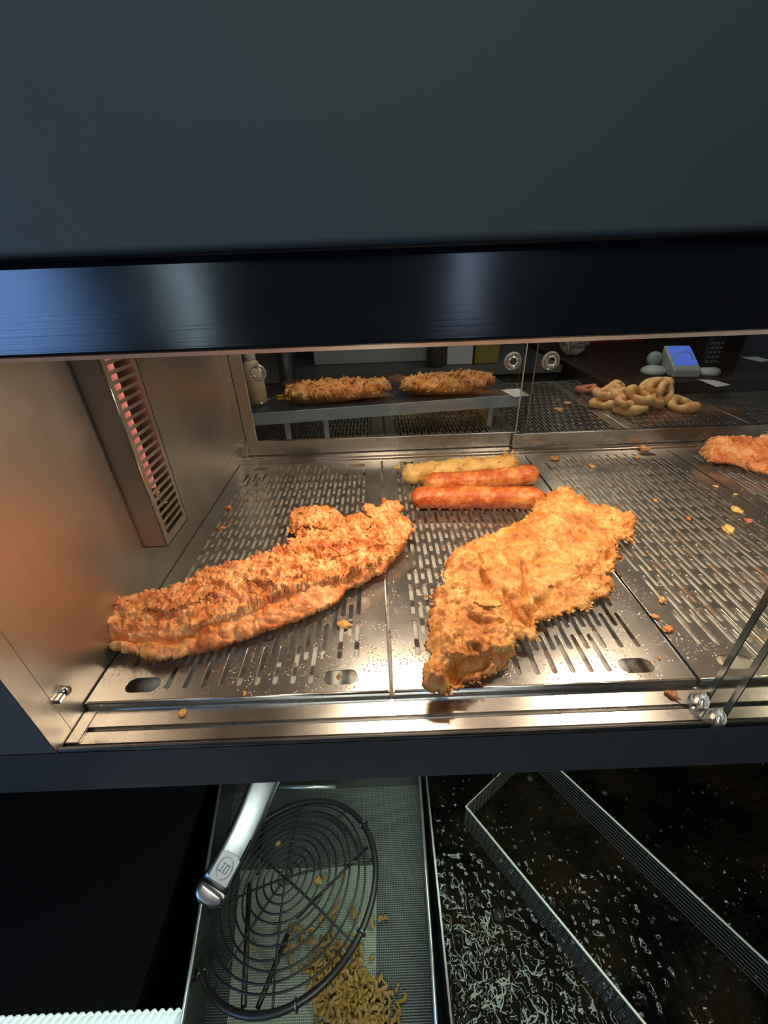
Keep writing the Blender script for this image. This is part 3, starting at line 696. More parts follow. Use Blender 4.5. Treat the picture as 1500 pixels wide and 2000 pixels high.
# ------------------------------------------------------------------ crumbs
def crumb_mesh(seed, size, flat=0.36):
    bm = bmesh.new(); bmesh.ops.create_icosphere(bm, subdivisions=3, radius=1.0)
    v = np.array([tuple(x.co) for x in bm.verts]); n = fbm(v*1.3+seed*3.1, seed, 3); n2 = fbm(v*3.5, seed+3, 2, 'ridge')
    rnd = random.Random(seed); sc = np.array([1.0, rnd.uniform(0.5, 0.9), flat])
    v = v*(1+0.5*n+0.3*n2)[:, None]*sc*size
    v[:, 2] -= v[:, 2].min()
    for x, c in zip(bm.verts, v): x.co = c
    me = bpy.data.meshes.new('batter_crumb'); bm.to_mesh(me); bm.free(); me.polygons.foreach_set('use_smooth', [True]*len(me.polygons)); return me
crumbs = [(446, 992, .0078, 'orange', 'orange batter crumb near the left wall, farther from camera of two'),
          (435, 1031, .0062, 'orange', 'thin orange batter crumb near the left wall, nearer the long fish'),
          (672, 1221, .0085, 'golden', 'golden batter crumb alone in front of the long fish'),
          (1082, 895, .0095, 'brown', 'brown batter crumb at the rear left corner of the empty tray'),
          (1156, 911, .0065, 'amber', 'amber batter crumb on the rear slots of the empty tray'),
          (1258, 877, .0105, 'golden', 'golden batter crumb against the rear sill of the empty tray'),
          (1246, 893, .0055, 'amber', 'small amber crumb below the golden one at the rear sill'),
          (1280, 977, .0050, 'amber', 'small amber crumb in the middle of the empty tray'),
          (1345, 1012, .0056, 'orange', 'orange crumb on the slots left of the big yellow crumb'),
          (1421, 1036, .0110, 'yellow', 'big yellow batter crumb at the right of the empty tray'),
          (1437, 997, .0100, 'yellow', 'yellow batter crumb above the biggest yellow crumb'),
          (1461, 1017, .0060, 'red', 'small reddish crumb at the right edge of the empty tray'),
          (1398, 949, .0042, 'yellow', 'tiny yellow crumb near the far seam at the right'),
          (1437, 965, .0040, 'yellow', 'tiny pale yellow crumb beside the far tray seam'),
          (1293, 1172, .0065, 'amber', 'flat amber crumb left of the slots beside the wide fish'),
          (1281, 1204, .0042, 'orange', 'small orange crumb on the seam right of the wide fish'),
          (1305, 1229, .0055, 'orange', 'orange crumb on the seam nearest the front right'),
          (1289, 1283, .0030, 'orange', 'tiny orange crumb beside the oval hole at the front right'),
          (1314, 1357, .0060, 'brown', 'brown flat crumb on the bright front ledge at the right'),
          (355, 1391, .0040, 'golden', 'small golden crumb on the front ledge at the left'),
          (477, 1354, .0030, 'golden', 'tiny golden crumb on the front edge of the left tray'),
          (845, 1180, .0040, 'orange', 'small orange crumb left of the wide fish')]
cm = {'orange': batter('orange_crumb', [(0.3, (0.5, 0.14, 0.03)), (0.6, (0.75, 0.32, 0.09))], 200), 'golden': M['crumb'], 'amber': M['crumb'],
      'brown': batter('brown_crumb', [(0.3, (0.25, 0.08, 0.02)), (0.6, (0.45, 0.19, 0.06))], 200),
      'yellow': batter('yellow_crumb', [(0.3, (0.6, 0.36, 0.08)), (0.6, (0.85, 0.62, 0.22))], 200),
      'red': batter('red_crumb', [(0.3, (0.45, 0.06, 0.03)), (0.6, (0.75, 0.25, 0.12))], 200)}
for k, (x, y, s, col, lab) in enumerate(crumbs):
    z = -0.0074 if y > 1352 and x != 477 else 0.0001
    p = on_z(x, y, z+0.002)
    o = link('batter_crumb', crumb_mesh(100+k, s*0.72), cm[col]); o.location = (p[0], p[1], z); o.rotation_euler = (0, 0, random.uniform(0, 6.3))
    tag(o, lab, 'crumb', 'loose batter crumbs')
# crumb dust nobody could count
dust = MB(); rnd = random.Random(3)
for k in range(420):
    x = rnd.uniform(0.02, 1.08); y = rnd.uniform(0.02, 0.49); s = rnd.uniform(0.0004, 0.0013)
    if rnd.random() < 0.5: x = rnd.uniform(0.56, 1.0)
    dust.add([(x-s, y, 0.0001), (x, y+s*1.2, 0.0001), (x+s, y, 0.0001), (x, y-s, 0.0001), (x, y, 0.0001+s*1.1)], [(0, 1, 4), (1, 2, 4), (2, 3, 4), (3, 0, 4), (0, 3, 2, 1)])
for k in range(900):
    x = rnd.uniform(0.02, 1.3); y = rnd.uniform(0.02, 0.49); s = rnd.uniform(0.0010, 0.0034); z = -0.0299
    dust.add([(x-s, y, z), (x, y+s*1.8, z), (x+s, y, z), (x, y-s*1.5, z), (x, y, z+s*1.1)], [(0, 1, 4), (1, 2, 4), (2, 3, 4), (3, 0, 4), (0, 3, 2, 1)])
o = dust.build('crumb_dust', M['crumb']); tag(o, 'fine batter crumbs and dust scattered over the slotted trays and the pan below', 'crumbs', None, 'stuff')

# ------------------------------------------------------------------ behind the rear doors
RZ = -0.0125
sx = on_z(1195, 815, RZ)[0]
rlabels = ['slotted steel tray behind the rear glass, left end, under the steel shelf', 'slotted steel tray behind the rear glass under the shelf, second from the left',
           'slotted steel tray behind the rear glass, left of the squid rings', 'slotted steel tray behind the rear glass holding the pile of squid rings', 'slotted steel tray behind the rear glass right of the squid rings']
for i in range(5):
    t = copy_tree(tray0, (sx+(i-3)*W, 0.585, RZ)); t['label'] = rlabels[i]; t['group'] = 'slotted trays behind the rear glass'
rc = thing('rear_counter', 'dark low counter behind the rear glass carrying the slotted trays', 'counter', (0.6, 0.85, -0.95))
MB().box(-0.5, 1.75, 0.575, 1.12, -0.90, -0.030).build('counter_body', M['black'], rc)
MB().box(-0.5, 1.75, 0.590, 1.10, -0.95, -0.90).build('counter_plinth', M['matt_black'], rc)

# the raised steel shelf with two fish
sa = np.array([-0.035, 0.640]); sb = np.array([0.60, 0.712]); se = (sb-sa)/np.linalg.norm(sb-sa); sn = np.array([-se[1], se[0]]); SL = np.linalg.norm(sb-sa)
SZ = 0.0575
sh = thing('steel_shelf', 'raised blue-grey steel shelf behind the rear glass holding two fish', 'shelf', (0.28, 0.70, RZ))
def shelf_box(u0, u1, v0, v1, z0, z1):
    m = MB(); c = [sa+se*u+sn*v for u, v in ((u0, v0), (u1, v0), (u1, v1), (u0, v1))]
    return m.add([(p[0], p[1], z) for z in (z0, z1) for p in c], [(3, 2, 1, 0), (4, 5, 6, 7), (0, 1, 5, 4), (1, 2, 6, 5), (2, 3, 7, 6), (3, 0, 4, 7)])
M['cool_steel'] = brushed('cool_steel', (0.42, 0.52, 0.58), 0.5, (3, 300, 300), 0.05, metal=0.4)
shelf_box(0, SL, 0, 0.24, SZ-0.003, SZ).build('shelf_top', brushed('shelf_surface', (0.10, 0.12, 0.14), 0.45, (3, 300, 300), 0.05), sh)
shelf_box(0, SL, -0.001, 0.001, SZ-0.026, SZ+0.0005).build('shelf_lip', M['cool_steel'], sh, bevel=0.0006)
for u in (0.10, 0.185, 0.565):
    shelf_box(u, u+0.011, 0.004, 0.012, RZ+0.0002, SZ-0.003).build('leg', M['cool_steel'], sh)
for u in (0.10, 0.565):
    shelf_box(u, u+0.011, 0.215, 0.223, RZ+0.0002, SZ-0.003).build('leg', M['cool_steel'], sh)
def rear_fish(u, v, L, Wd, ang, seed, label, notch):
    th = np.linspace(0, 2*math.pi, 60, endpoint=False); r_ = np.random.default_rng(seed)
    x = L/2*np.cos(th); y = Wd/2*np.sin(th)*(1-notch*np.cos(th)); 
    a = math.atan2(se[1], se[0])+ang; c = sa+se*u+sn*v
    Pq = np.c_[c[0]+x*math.cos(a)-y*math.sin(a), c[1]+x*math.sin(a)+y*math.cos(a)]
    me, tp, dd, ed = fish_mesh('batter_crust', Pq, np.full(60, 0.016), 0.0006, 0.026, 0.03, seed, spacing=0.0022, ragged=0.004, floor_z=SZ, rough=1.4)
    fl = flakes(tp, dd, 220, .006, .014, seed, None, 0.9, ed, 40)
    battered_fish(label, me, fl, M['fish_right'], M['flakes_amber'], (c[0], c[1], SZ))
rear_fish(0.225, 0.060, 0.245, 0.085, 0.04, 61, 'shaggy battered fish at the left on the shelf behind the rear glass', 0.2)
rear_fish(0.480, 0.058, 0.225, 0.085, -0.03, 71, 'rounded battered fish at the right on the shelf behind the rear glass', -0.1)

def ring_mesh(R, r, seed, squash=0.8, hgt=0.0):
    vs = []; n, m = 40, 14
    for i in range(n):
        a = 2*math.pi*i/n; rr = R*(1+0.12*math.sin(2*a+seed)+0.05*math.sin(3*a+seed*2)); 
        c = np.array([rr*math.cos(a), rr*squash*math.sin(a), hgt*math.sin(2*a+seed)])
        t = r*(1+0.22*math.sin(a*2+seed*1.7)+0.1*math.sin(5*a+seed))
        for k in range(m):
            b = 2*math.pi*k/m; vs.append(c+t*np.array([math.cos(b)*math.cos(a), math.cos(b)*math.sin(a), math.sin(b)]))
    vs = np.array(vs); vs = vs+0.0009*np.c_[fbm(vs*150, seed, 2), fbm(vs*150+7, seed, 2), fbm(vs*150+3, seed, 2)]
    fs = [(i*m+k, ((i+1) % n)*m+k, ((i+1) % n)*m+(k+1) % m, i*m+(k+1) % m) for i in range(n) for k in range(m)]
    me = MB().add(vs, fs).mesh('squid_ring'); me.polygons.foreach_set('use_smooth', [True]*len(me.polygons)); return me
zq = lambda x, y: (1100+x/3.75, 660+y/3.75)
# x, y in the picture, height above the tray, ring radius, tube, tilt x, tilt y, spin, squash
rings = [(165, 372, .012, .024, .0062, 0, 0, .2, .8, 'squid ring painted as lit reddish, lying apart at the left of the squid pile', 1),
         (300, 482, .010, .030, .0085, 0, 0, .1, .42, 'long squid ring at the front left of the squid pile', 0),
         (490, 522, .010, .034, .0088, 0, 0, -.1, .38, 'long squid ring at the front centre of the squid pile', 0),
         (285, 415, .020, .022, .0082, .3, .2, .5, .75, 'squid ring at the left of the pile behind the long front one', 0),
         (385, 425, .026, .022, .0085, .5, .4, 1.2, .8, 'squid ring tilted on the left top of the squid pile', 0),
         (390, 375, .032, .022, .0075, .9, .1, .3, .7, 'squid ring standing at the back left of the squid pile', 0),
         (500, 430, .028, .031, .0080, .7, .3, -.5, .6, 'open squid ring leaning in the middle of the squid pile', 0),
         (610, 380, .034, .034, .0078, .6, -.5, .5, .5, 'long squid ring slanting up at the top of the squid pile', 0),
         (700, 352, .046, .028, .0080, .7, -.4, .4, .6, 'topmost squid ring of the pile', 0),
         (640, 400, .030, .028, .0080, .3, -.3, .3, .6, 'squid ring under the topmost one in the pile', 0),
         (745, 400, .036, .026, .0075, .9, -.8, .9, .7, 'squid ring standing at the right top of the pile', 0),
         (660, 470, .018, .024, .0085, .3, .3, .8, .8, 'round squid ring at the right front of the pile', 0),
         (560, 465, .020, .026, .0080, .2, -.2, -.6, .6, 'squid ring between the front ring and the open one', 0),
         (450, 470, .026, .026, .0080, .4, .1, .7, .6, 'squid ring lying over the front left of the pile', 0),
         (330, 395, .036, .024, .0078, .3, -.3, .2, .6, 'squid ring at the upper left of the pile', 0),
         (560, 420, .040, .027, .0078, .5, .3, -.3, .55, 'squid ring across the upper middle of the pile', 0),
         (875, 490, .012, .030, .0088, .15, 0, 0, .8, 'single round squid ring right of the pile', 0)]
for k, (x, y, h, R, r, tx, ty, sp, sq, lab, red_lit) in enumerate(rings):
    p = on_z(*zq(x, y), RZ+h)
    o = link('squid_ring', ring_mesh(R*0.92, r*1.22, k+1, sq, 0.002), M['red_lit_squid'] if red_lit else M['squid']); o.location = p; o.rotation_euler = (tx, ty, sp)
    tag(o, lab, 'squid ring', 'fried squid rings behind the rear glass')
for k, (x, y, s, lab) in enumerate(((1090, 801, .010, 'pale crumb behind the rear glass left of the squid rings'), (1109, 788, .008, 'smaller pale crumb behind the rear glass, nearer the squid rings'))):
    p = on_z(x, y, RZ+0.003); o = link('batter_crumb', crumb_mesh(300+k, s), M['squid']); o.location = (p[0], p[1], RZ+0.0002); tag(o, lab, 'crumb', 'loose batter crumbs')

# sales counter farther back with terminal, phone and papers
CZ = 0.020
sc_ = thing('sales_counter', 'dark sales counter beyond the rear glass with terminal and phone on it', 'counter', (1.4, 1.5, -0.95))
MB().box(0.93, 2.6, 0.915+0.21, 1.9, -0.95, CZ-0.03).build('counter_body', plain('counter_front', (0.035, 0.04, 0.042), 0.4), sc_)
MB().box(0.90, 2.62, 0.905, 1.92, CZ-0.03, CZ).build('counter_top', plain('dark_brown_laminate', (0.022, 0.012, 0.008), 0.5, spec=0.2), sc_, bevel=0.001)
p = on_z(1342, 737, CZ)
term = thing('card_terminal', 'grey card terminal with lit blue screen on the sales counter', 'card terminal', tuple(p))
def wedge(cx, cy, z, wx, wy, h0, h1, rot=0):
    m = MB(); cs, sn_ = math.cos(rot), math.sin(rot); vs = []
    for x, y, zz in ((-wx, -wy, 0), (wx, -wy, 0), (wx, wy, 0), (-wx, wy, 0), (-wx, -wy, h0), (wx, -wy, h0), (wx, wy, h1), (-wx, wy, h1)):
        vs.append((cx+x*cs-y*sn_, cy+x*sn_+y*cs, z+zz))
    return m.add(vs, [(3, 2, 1, 0), (4, 5, 6, 7), (0, 1, 5, 4), (1, 2, 6, 5), (2, 3, 7, 6), (3, 0, 4, 7)])
M['grey_plastic'] = plain('grey_plastic', (0.30, 0.33, 0.35), 0.45)
wedge(p[0], p[1]+0.045, CZ, 0.036, 0.05, 0.022, 0.070, -0.15).build('terminal_body', M['grey_plastic'], term, bevel=0.004)
wedge(p[0]+0.001, p[1]+0.048, CZ+0.0075, 0.029, 0.036, 0.0265, 0.0615, -0.15).build('screen', plain('blue_screen', (0.05, 0.1, 0.4), 0.3, 0, (0.13, 0.25, 1.0), 0.75), term)
MB().tube([(p[0]-0.03+0.03*math.sin(a), p[1]+0.0, CZ+0.036+0.034*math.cos(a)) for a in np.linspace(-2.6, 1.2, 20)], 0.0012, 6).build('cable', M['grey_plastic'], term, True)
p = on_z(1388, 733, CZ)
ph = thing('cordless_phone', 'dark cordless phone upright in a pale charging cradle on the sales counter', 'telephone', tuple(p))
MB().lathe([(0, 0), (0.033, 0), (0.035, 0.006), (0.031, 0.014), (0.018, 0.019), (0, 0.019)], (p[0], p[1]+0.02, CZ), 'z', 28).build('cradle', plain('pale_plastic', (0.42, 0.46, 0.46), 0.4), ph, True)
hs = MB(); prof = []
n = 20; hw, hh, th_ = 0.021, 0.140, 0.010
out = [(hw*math.cos(a), hh-hw+hw*math.sin(a)) for a in np.linspace(0, math.pi, 14)]+[(-hw, 0.004), (hw, 0.004)]
lean = 0.10
vs = [(p[0]+x+z*0.10, p[1]+0.016+yy+z*lean, CZ+0.010+z) for yy in (0, th_*1.6) for x, z in out]; k = len(out)
hs.add(vs, [(i, (i+1) % k, k+(i+1) % k, k+i) for i in range(k)]+[tuple(range(k-1, -1, -1)), tuple(range(k, 2*k))])
hd = hs.build('handset', plain('black_handset', (0.012, 0.013, 0.014), 0.4), ph, bevel=0.002)
MB().tube([(p[0]+x+z*0.10, p[1]+0.0155+z*lean, CZ+0.010+z) for x, z in out[:14]], 0.0016, 6).build('handset_rim', plain('silver_rim', (0.6, 0.62, 0.62), 0.45, 0.0), hd, True)
kp = MB()
for r in range(5):
    for c in range(3):
        x = (c-1)*0.012; z = 0.024+r*0.012
        kp.box(p[0]+x-0.004+z*0.1, p[0]+x+0.004+z*0.1, p[1]+0.0145+z*lean, p[1]+0.0185+z*lean, CZ+0.010+z-0.0035, CZ+0.010+z+0.0035)
kp.build('keypad', plain('grey_keys', (0.10, 0.105, 0.105), 0.5), hd)
p = on_z(1282, 733, CZ)
gd = thing('desk_device', 'rounded pale grey plastic device left of the card terminal', 'device', tuple(p))
MB().lathe([(0, 0), (0.030, 0), (0.034, 0.006), (0.031, 0.014), (0.020, 0.021), (0.0, 0.024)], (p[0], p[1]+0.02, CZ), 'z', 28).build('device_body', plain('pale_grey_shell', (0.34, 0.38, 0.38), 0.45), gd, True)
MB().lathe([(0, -0.012), (0.016, -0.012), (0.020, -0.006), (0.020, 0.006), (0.016, 0.012), (0, 0.012)], (p[0]+0.012, p[1]+0.05, CZ+0.036), 'y', 24).build('device_knob', plain('grey_green_knob', (0.26, 0.30, 0.28), 0.5), gd, True)
def paper(corners, z, label):
    q = [on_z(x, y, z) for x, y in corners]; n_ = len(q)
    m = MB().add([(a[0], a[1], z+dz) for dz in (0.0001, 0.0007) for a in q], [tuple(range(n_-1, -1, -1)), tuple(range(n_, 2*n_))]+[(i, (i+1) % n_, n_+(i+1) % n_, n_+i) for i in range(n_)])
    tag(m.build('paper_slip', plain('white_paper', (0.55, 0.58, 0.58), 0.8)), label, 'paper', 'papers on the sales counter')
paper([(1363, 741), (1396, 743), (1427, 752), (1400, 756)], CZ, 'white paper slip on the sales counter in front of the cordless phone')
paper([(1448, 698), (1478, 697), (1506, 704), (1485, 707)], CZ, 'white paper slip on the sales counter at the right photo edge')
paper([(978, 762), (1012, 759), (1035, 773), (1005, 776)], 0.0585, 'white paper slip at the right end of the steel shelf')

# things standing on the back counter, upper left behind the glass
bench = thing('back_bench', 'dark bench far behind the rear glass with bottles and cartons', 'counter', (0.3, 1.3, -0.95))
MB().box(-1.2, 0.86, 1.16, 1.7, -0.95, 0.0).build('counter_body', M['black'], bench)
MB().box(-1.2, 0.87, 1.15, 1.7, 0.0, 0.02).build('counter_top', plain('grey_worktop', (0.06, 0.06, 0.058), 0.5), bench)
BZ = 0.02
def box_thing(name, label, cat, pxl, pxr, y, z1, dep, mat, lid=True):
    a = on_y(pxl, 720, y); b = on_y(pxr, 720, y)
    t = thing(name, label, cat, ((a[0]+b[0])/2, y+dep/2, BZ))
    MB().box(a[0], b[0], y, y+dep, BZ, z1).build('body', mat, t, bevel=0.004)
    if lid: MB().box(a[0]-0.003, b[0]+0.003, y-0.003, y+dep+0.003, z1, z1+0.012).build('lid', mat, t, bevel=0.003)
    return t
box_thing('kitchen_appliance', 'wide grey-green steel appliance far behind the rear glass', 'appliance', 615, 838, 1.30, 0.34, 0.3, plain('grey_green_panel', (0.26, 0.30, 0.29), 0.5))
box_thing('white_carton', 'white carton right of the dark jar on the back bench', 'box', 872, 922, 1.22, 0.30, 0.2, plain('white_card', (0.36, 0.38, 0.42), 0.6))
box_thing('olive_carton', 'olive yellow carton right of the white carton on the back bench', 'box', 926, 972, 1.22, 0.30, 0.2, plain('olive_card', (0.16, 0.13, 0.02), 0.6))
a = on_y(850, 720, 1.22)
t = thing('dark_jar', 'dark jar left of the white carton on the back bench', 'jar', (a[0], 1.22, BZ))
MB().lathe([(0, 0), (0.028, 0), (0.031, 0.01), (0.031, 0.085), (0.024, 0.10), (0, 0.10)], (a[0], 1.22, BZ), 'z', 24).build('jar_body', plain('dark_jar', (0.03, 0.022, 0.02), 0.3), t, True)
MB().lathe([(0, 0), (0.027, 0), (0.027, 0.016), (0, 0.016)], (a[0], 1.22, BZ+0.1005), 'z', 24).build('jar_lid', plain('jar_lid', (0.08, 0.07, 0.07), 0.4), t)
a = on_z(498, 795, SZ)
t = thing('sauce_bottle', 'beige plastic bottle behind the rear glass at its left end', 'bottle', (a[0], a[1]+0.03, SZ))
MB().lathe([(0, 0), (0.020, 0), (0.0225, 0.006), (0.0225, 0.075), (0.016, 0.090), (0.011, 0.097), (0, 0.097)], (a[0], a[1]+0.03, SZ), 'z', 28).build('bottle_body', plain('beige_plastic', (0.42, 0.32, 0.20), 0.45), t, True)
MB().lathe([(0.0125, 0), (0.0125, 0.012), (0.004, 0.020), (0.003, 0.045), (0, 0.045)], (a[0], a[1]+0.03, SZ+0.0972), 'z', 24).build('bottle_cap', plain('grey_cap', (0.30, 0.30, 0.28), 0.5), t, True)
a = on_z(556, 770, SZ)
t = thing('steel_cylinder', 'upright steel tube behind the rear glass left of the shaggy fish', 'canister', (a[0], a[1]+0.06, SZ))
MB().lathe([(0, 0), (0.020, 0), (0.020, 0.20), (0.018, 0.204), (0, 0.204)], (a[0], a[1]+0.06, SZ+0.001), 'z', 32).build('tube_body', plain('tube_steel', (0.32, 0.33, 0.34), 0.22, 1.0), t, True)
MB().lathe([(0.0205, 0), (0.024, 0.001), (0.024, 0.010), (0.0205, 0.012)], (a[0], a[1]+0.06, SZ+0.001), 'z', 32).build('tube_collar', M['chrome'], t, True)
t = thing('serving_tongs', 'tongs with yellow grips lying on the shelf beside the steel tube', 'tongs', tuple(on_z(560, 785, SZ)))
tg = [on_z(x, y, SZ+0.006) for x, y in ((540, 774), (560, 773), (578, 770), (594, 765))]
tg2 = [on_z(x, y, SZ+0.004) for x, y in ((541, 780), (560, 778), (578, 775), (594, 767))]
MB().tube(tg, 0.0035, 8).build('grip', plain('yellow_grip', (0.50, 0.36, 0.02), 0.4), t, True)
MB().tube(tg2, 0.0035, 8).build('grip', plain('yellow_grip_under', (0.45, 0.33, 0.02), 0.4), t, True)
MB().tube([on_z(x, y, SZ+0.004) for x, y in ((540, 777), (520, 782), (508, 790))], 0.003, 8).build('tong_arm', M['grey_wire'], t, True)
# crumpled bag and red carton in the middle distance
a = on_y(1105, 735, 1.30)
bm = bmesh.new(); bmesh.ops.create_icosphere(bm, subdivisions=4, radius=1.0)
v = np.array([tuple(x.co) for x in bm.verts]); n_ = fbm(v*1.6, 77, 4, 'ridge'); v = v*(1+0.22*n_)[:, None]*np.array([0.055, 0.04, 0.085]); v[:, 2] -= v[:, 2].min()
for x, c in zip(bm.verts, v): x.co = c
me = bpy.data.meshes.new('paper_bag'); bm.to_mesh(me); bm.free()
o = link('paper_bag', me, plain('white_bag', (0.30, 0.28, 0.25), 0.7)); o.location = (a[0], 1.30, BZ)
tag(o, 'crumpled pale bag on the back bench right of the finger rings', 'bag')
MB_ = box_thing('red_carton', 'dark red carton far behind the squid rings', 'box', 1130, 1245, 1.5, 0.22, 0.2, plain('dark_red_card', (0.16, 0.012, 0.02), 0.6))

# ------------------------------------------------------------------ fryer below
fr = thing('frying_range', 'black frying range below the cabinet with tray and oil pan', 'fryer', (0.3, -0.1, -0.95))
TZ = -0.25
tl0, tl1 = on_z(430, 1535, TZ), on_z(355, 2000, TZ); tr0, tr1 = on_z(820, 1520, TZ), on_z(852, 2000, TZ)
def lerp(a, b, t): return a+(b-a)*t
TL0, TL1 = lerp(tl0, tl1, -0.12), lerp(tl0, tl1, 1.35); TR0, TR1 = lerp(tr0, tr1, -0.12), lerp(tr0, tr1, 1.35)
FY0, FY1 = -0.30, 0.10
MB().box(-0.9, 0.024, FY0, FY1, -0.95, -0.262).build('left_lid', M['black'], fr, bevel=0.002)
MB().box(0.024, 0.95, FY0, FY1, -0.95, -0.42).build('range_body', M['black'], fr)
MB().box(-0.9, 0.95, FY1, FY1+0.01, -0.42, -0.0690).build('splash_panel', M['matt_black'], fr)
OX0, OX1 = 0.318, 0.93
pan = MB()
pan.box(OX0-0.002, OX0, FY0, FY1, -0.42, -0.252); pan.box(OX1, OX1+0.002, FY0, FY1, -0.42, -0.252); pan.box(OX0, OX1, FY0, FY0+0.002, -0.42, -0.252)
pan.build('oil_pan', M['grey_wire'], fr)
# oil with real churn
OZ = -0.298
nx, ny = 330, 240
X, Yg = np.meshgrid(np.linspace(OX0+0.0005, 0.86, nx), np.linspace(FY0+0.003, FY1-0.002, ny)); q = np.c_[X.ravel(), Yg.ravel(), np.zeros(nx*ny)]
foam_c = on_z(950, 1950, OZ)[:2]; foam_b = on_z(1480, 1760, OZ)[:2]; calm = on_z(880, 1600, OZ)[:2]; bas = on_z(1180, 1800, OZ)[:2]
g = lambda c, r: np.exp(-((q[:, :2]-c)**2).sum(1)/r**2)
turb = 0.34+1.0*g(foam_c, .055)+0.5*g(foam_b, .06)+0.55*g(bas, .09)
h = turb*(0.0022*fbm(q*110, 5, 3, 'ridge')+0.0007*fbm(q*380, 9, 2, 'ridge'))+0.0006*fbm(q*40, 2, 2)
vs = q.copy(); vs[:, 2] = OZ+h
fs = [(j*nx+i, j*nx+i+1, (j+1)*nx+i+1, (j+1)*nx+i) for j in range(ny-1) for i in range(nx-1)]
M['oil'], nt, b = nodes_of('hot_oil'); L = nt.links.new
b.inputs['Roughness'].default_value = 0.10; b.inputs['IOR'].default_value = 1.47
tc = N(nt, 'ShaderNodeTexCoord'); nz = N(nt, 'ShaderNodeTexNoise', Scale=16.0, Detail=5.0); L(tc.outputs['Object'], nz.inputs['Vector'])
r = ramp(nt, [(0.42, (0.004, 0.004, 0.003)), (0.58, (0.013, 0.011, 0.006)), (0.74, (0.030, 0.015, 0.006))]); L(nz.outputs['Fac'], r.inputs[0]); L(r.outputs[0], b.inputs['Base Color'])
n2 = N(nt, 'ShaderNodeTexNoise', Scale=260.0, Detail=3.0); L(tc.outputs['Object'], n2.inputs['Vector'])
bp = N(nt, 'ShaderNodeBump', Strength=0.25, Distance=0.001); L(n2.outputs['Fac'], bp.inputs['Height']); L(bp.outputs[0], b.inputs['Normal'])
o = MB().add(vs, fs).build('frying_oil', M['oil'], None, True); tag(o, 'dark bubbling frying oil filling the pan around the wire basket', 'oil', None, 'stuff')
# bubbles, and pale strings for foam and light glinting on the oil
bub = MB(); rnd = random.Random(12)
def bubble(x, y, r):
    bub.lathe([(r, -0.0004), (r*0.94, r*0.34), (r*0.7, r*0.66), (r*0.35, r*0.86), (0.0001, r*0.92)], (x, y, OZ), 'z', 12)
for k in range(1300):
    c, s = rnd.choice(((foam_c, .045), (foam_c, .03), (bas, .07), (bas, .10), (foam_b, .07), (foam_b, .10), (calm, .04)))
    x, y = c[0]+rnd.gauss(0, s), c[1]+rnd.gauss(0, s)
    if OX0+0.006 < x < 0.85 and FY0+0.01 < y < FY1-0.01: bubble(x, y, 0.0005+0.0019*rnd.random()**2.5)
for pxy, r in (((975, 1788), .0062), ((868, 1738), .0036), ((932, 1756), .0030), ((1035, 1520), .005), ((1180, 1548), .0045)):
    a = on_z(*pxy, OZ); bubble(a[0], a[1], r)
M['bubble'], nt2, b2 = nodes_of('bubble_film'); b2.inputs['Base Color'].default_value = (0.05, 0.045, 0.035, 1); b2.inputs['Roughness'].default_value = 0.06
o = bub.build('oil_bubbles', M['bubble'], None, True); tag(o, 'small glossy bubbles floating on the dark frying oil', 'bubbles', None, 'stuff')
M['foam'] = plain('foam_glints', (0.42, 0.46, 0.38), 0.3)  # pale colour also stands for light reflected in the churned oil
fo = MB(); rnd = random.Random(8)
for k in range(85):
    x, y = foam_c[0]+rnd.gauss(0, .032), foam_c[1]+rnd.gauss(0, .032); a = rnd.uniform(0, 6.28); path = []
    for i in range(rnd.randint(5, 14)):
        a += rnd.gauss(0, 0.7); x += 0.0030*math.cos(a); y += 0.0030*math.sin(a)
        if x < OX0+0.005: break
        path.append((x, y, OZ+0.0022))
    if len(path) > 2: fo.tube(path, [rnd.uniform(0.0002, 0.0011) for _ in path], 5)
o = fo.build('foam_glints', M['foam'], None, True); tag(o, 'pale strings of foam and painted glints on the oil near the front left of the pan', 'foam', None, 'stuff')

# drain tray with mesh floor
dt = thing('drain_tray', 'steel drain tray with fine mesh floor left of the oil pan', 'tray', (0.18, -0.05, -0.318))
M['mesh'], nt, b = nodes_of('woven_mesh'); L = nt.links.new
b.inputs['Metallic'].default_value = 0.75; b.inputs['Roughness'].default_value = 0.42
tc = N(nt, 'ShaderNodeTexCoord')
w1 = N(nt, 'ShaderNodeTexWave', Scale=160.0, bands_direction='X'); w2 = N(nt, 'ShaderNodeTexWave', Scale=160.0, bands_direction='Y')
L(tc.outputs['Object'], w1.inputs['Vector']); L(tc.outputs['Object'], w2.inputs['Vector'])
mu = N(nt, 'ShaderNodeMath', operation='MAXIMUM'); L(w1.outputs['Fac'], mu.inputs[0]); L(w2.outputs['Fac'], mu.inputs[1])
r = ramp(nt, [(0.35, (0.02, 0.022, 0.02)), (0.95, (0.17, 0.19, 0.17))]); L(mu.outputs[0], r.inputs[0]); L(r.outputs[0], b.inputs['Base Color'])
bp = N(nt, 'ShaderNodeBump', Strength=0.6, Distance=0.0005); L(mu.outputs[0], bp.inputs['Height']); L(bp.outputs[0], b.inputs['Normal'])
BZt = -0.316
def quad_slab(pts, z0, z1):
    n_ = len(pts); return MB().add([(a[0], a[1], z) for z in (z0, z1) for a in pts], [tuple(range(n_-1, -1, -1)), tuple(range(n_, 2*n_))]+[(i, (i+1) % n_, n_+(i+1) % n_, n_+i) for i in range(n_)])
quad_slab([TL1, TR1, TR0, TL0], BZt-0.002, BZt).build('mesh_floor', M['mesh'], dt)
M['tray_wall'] = brushed('oily_steel', (0.30, 0.32, 0.30), 0.25, (200, 6, 200), 0.1)
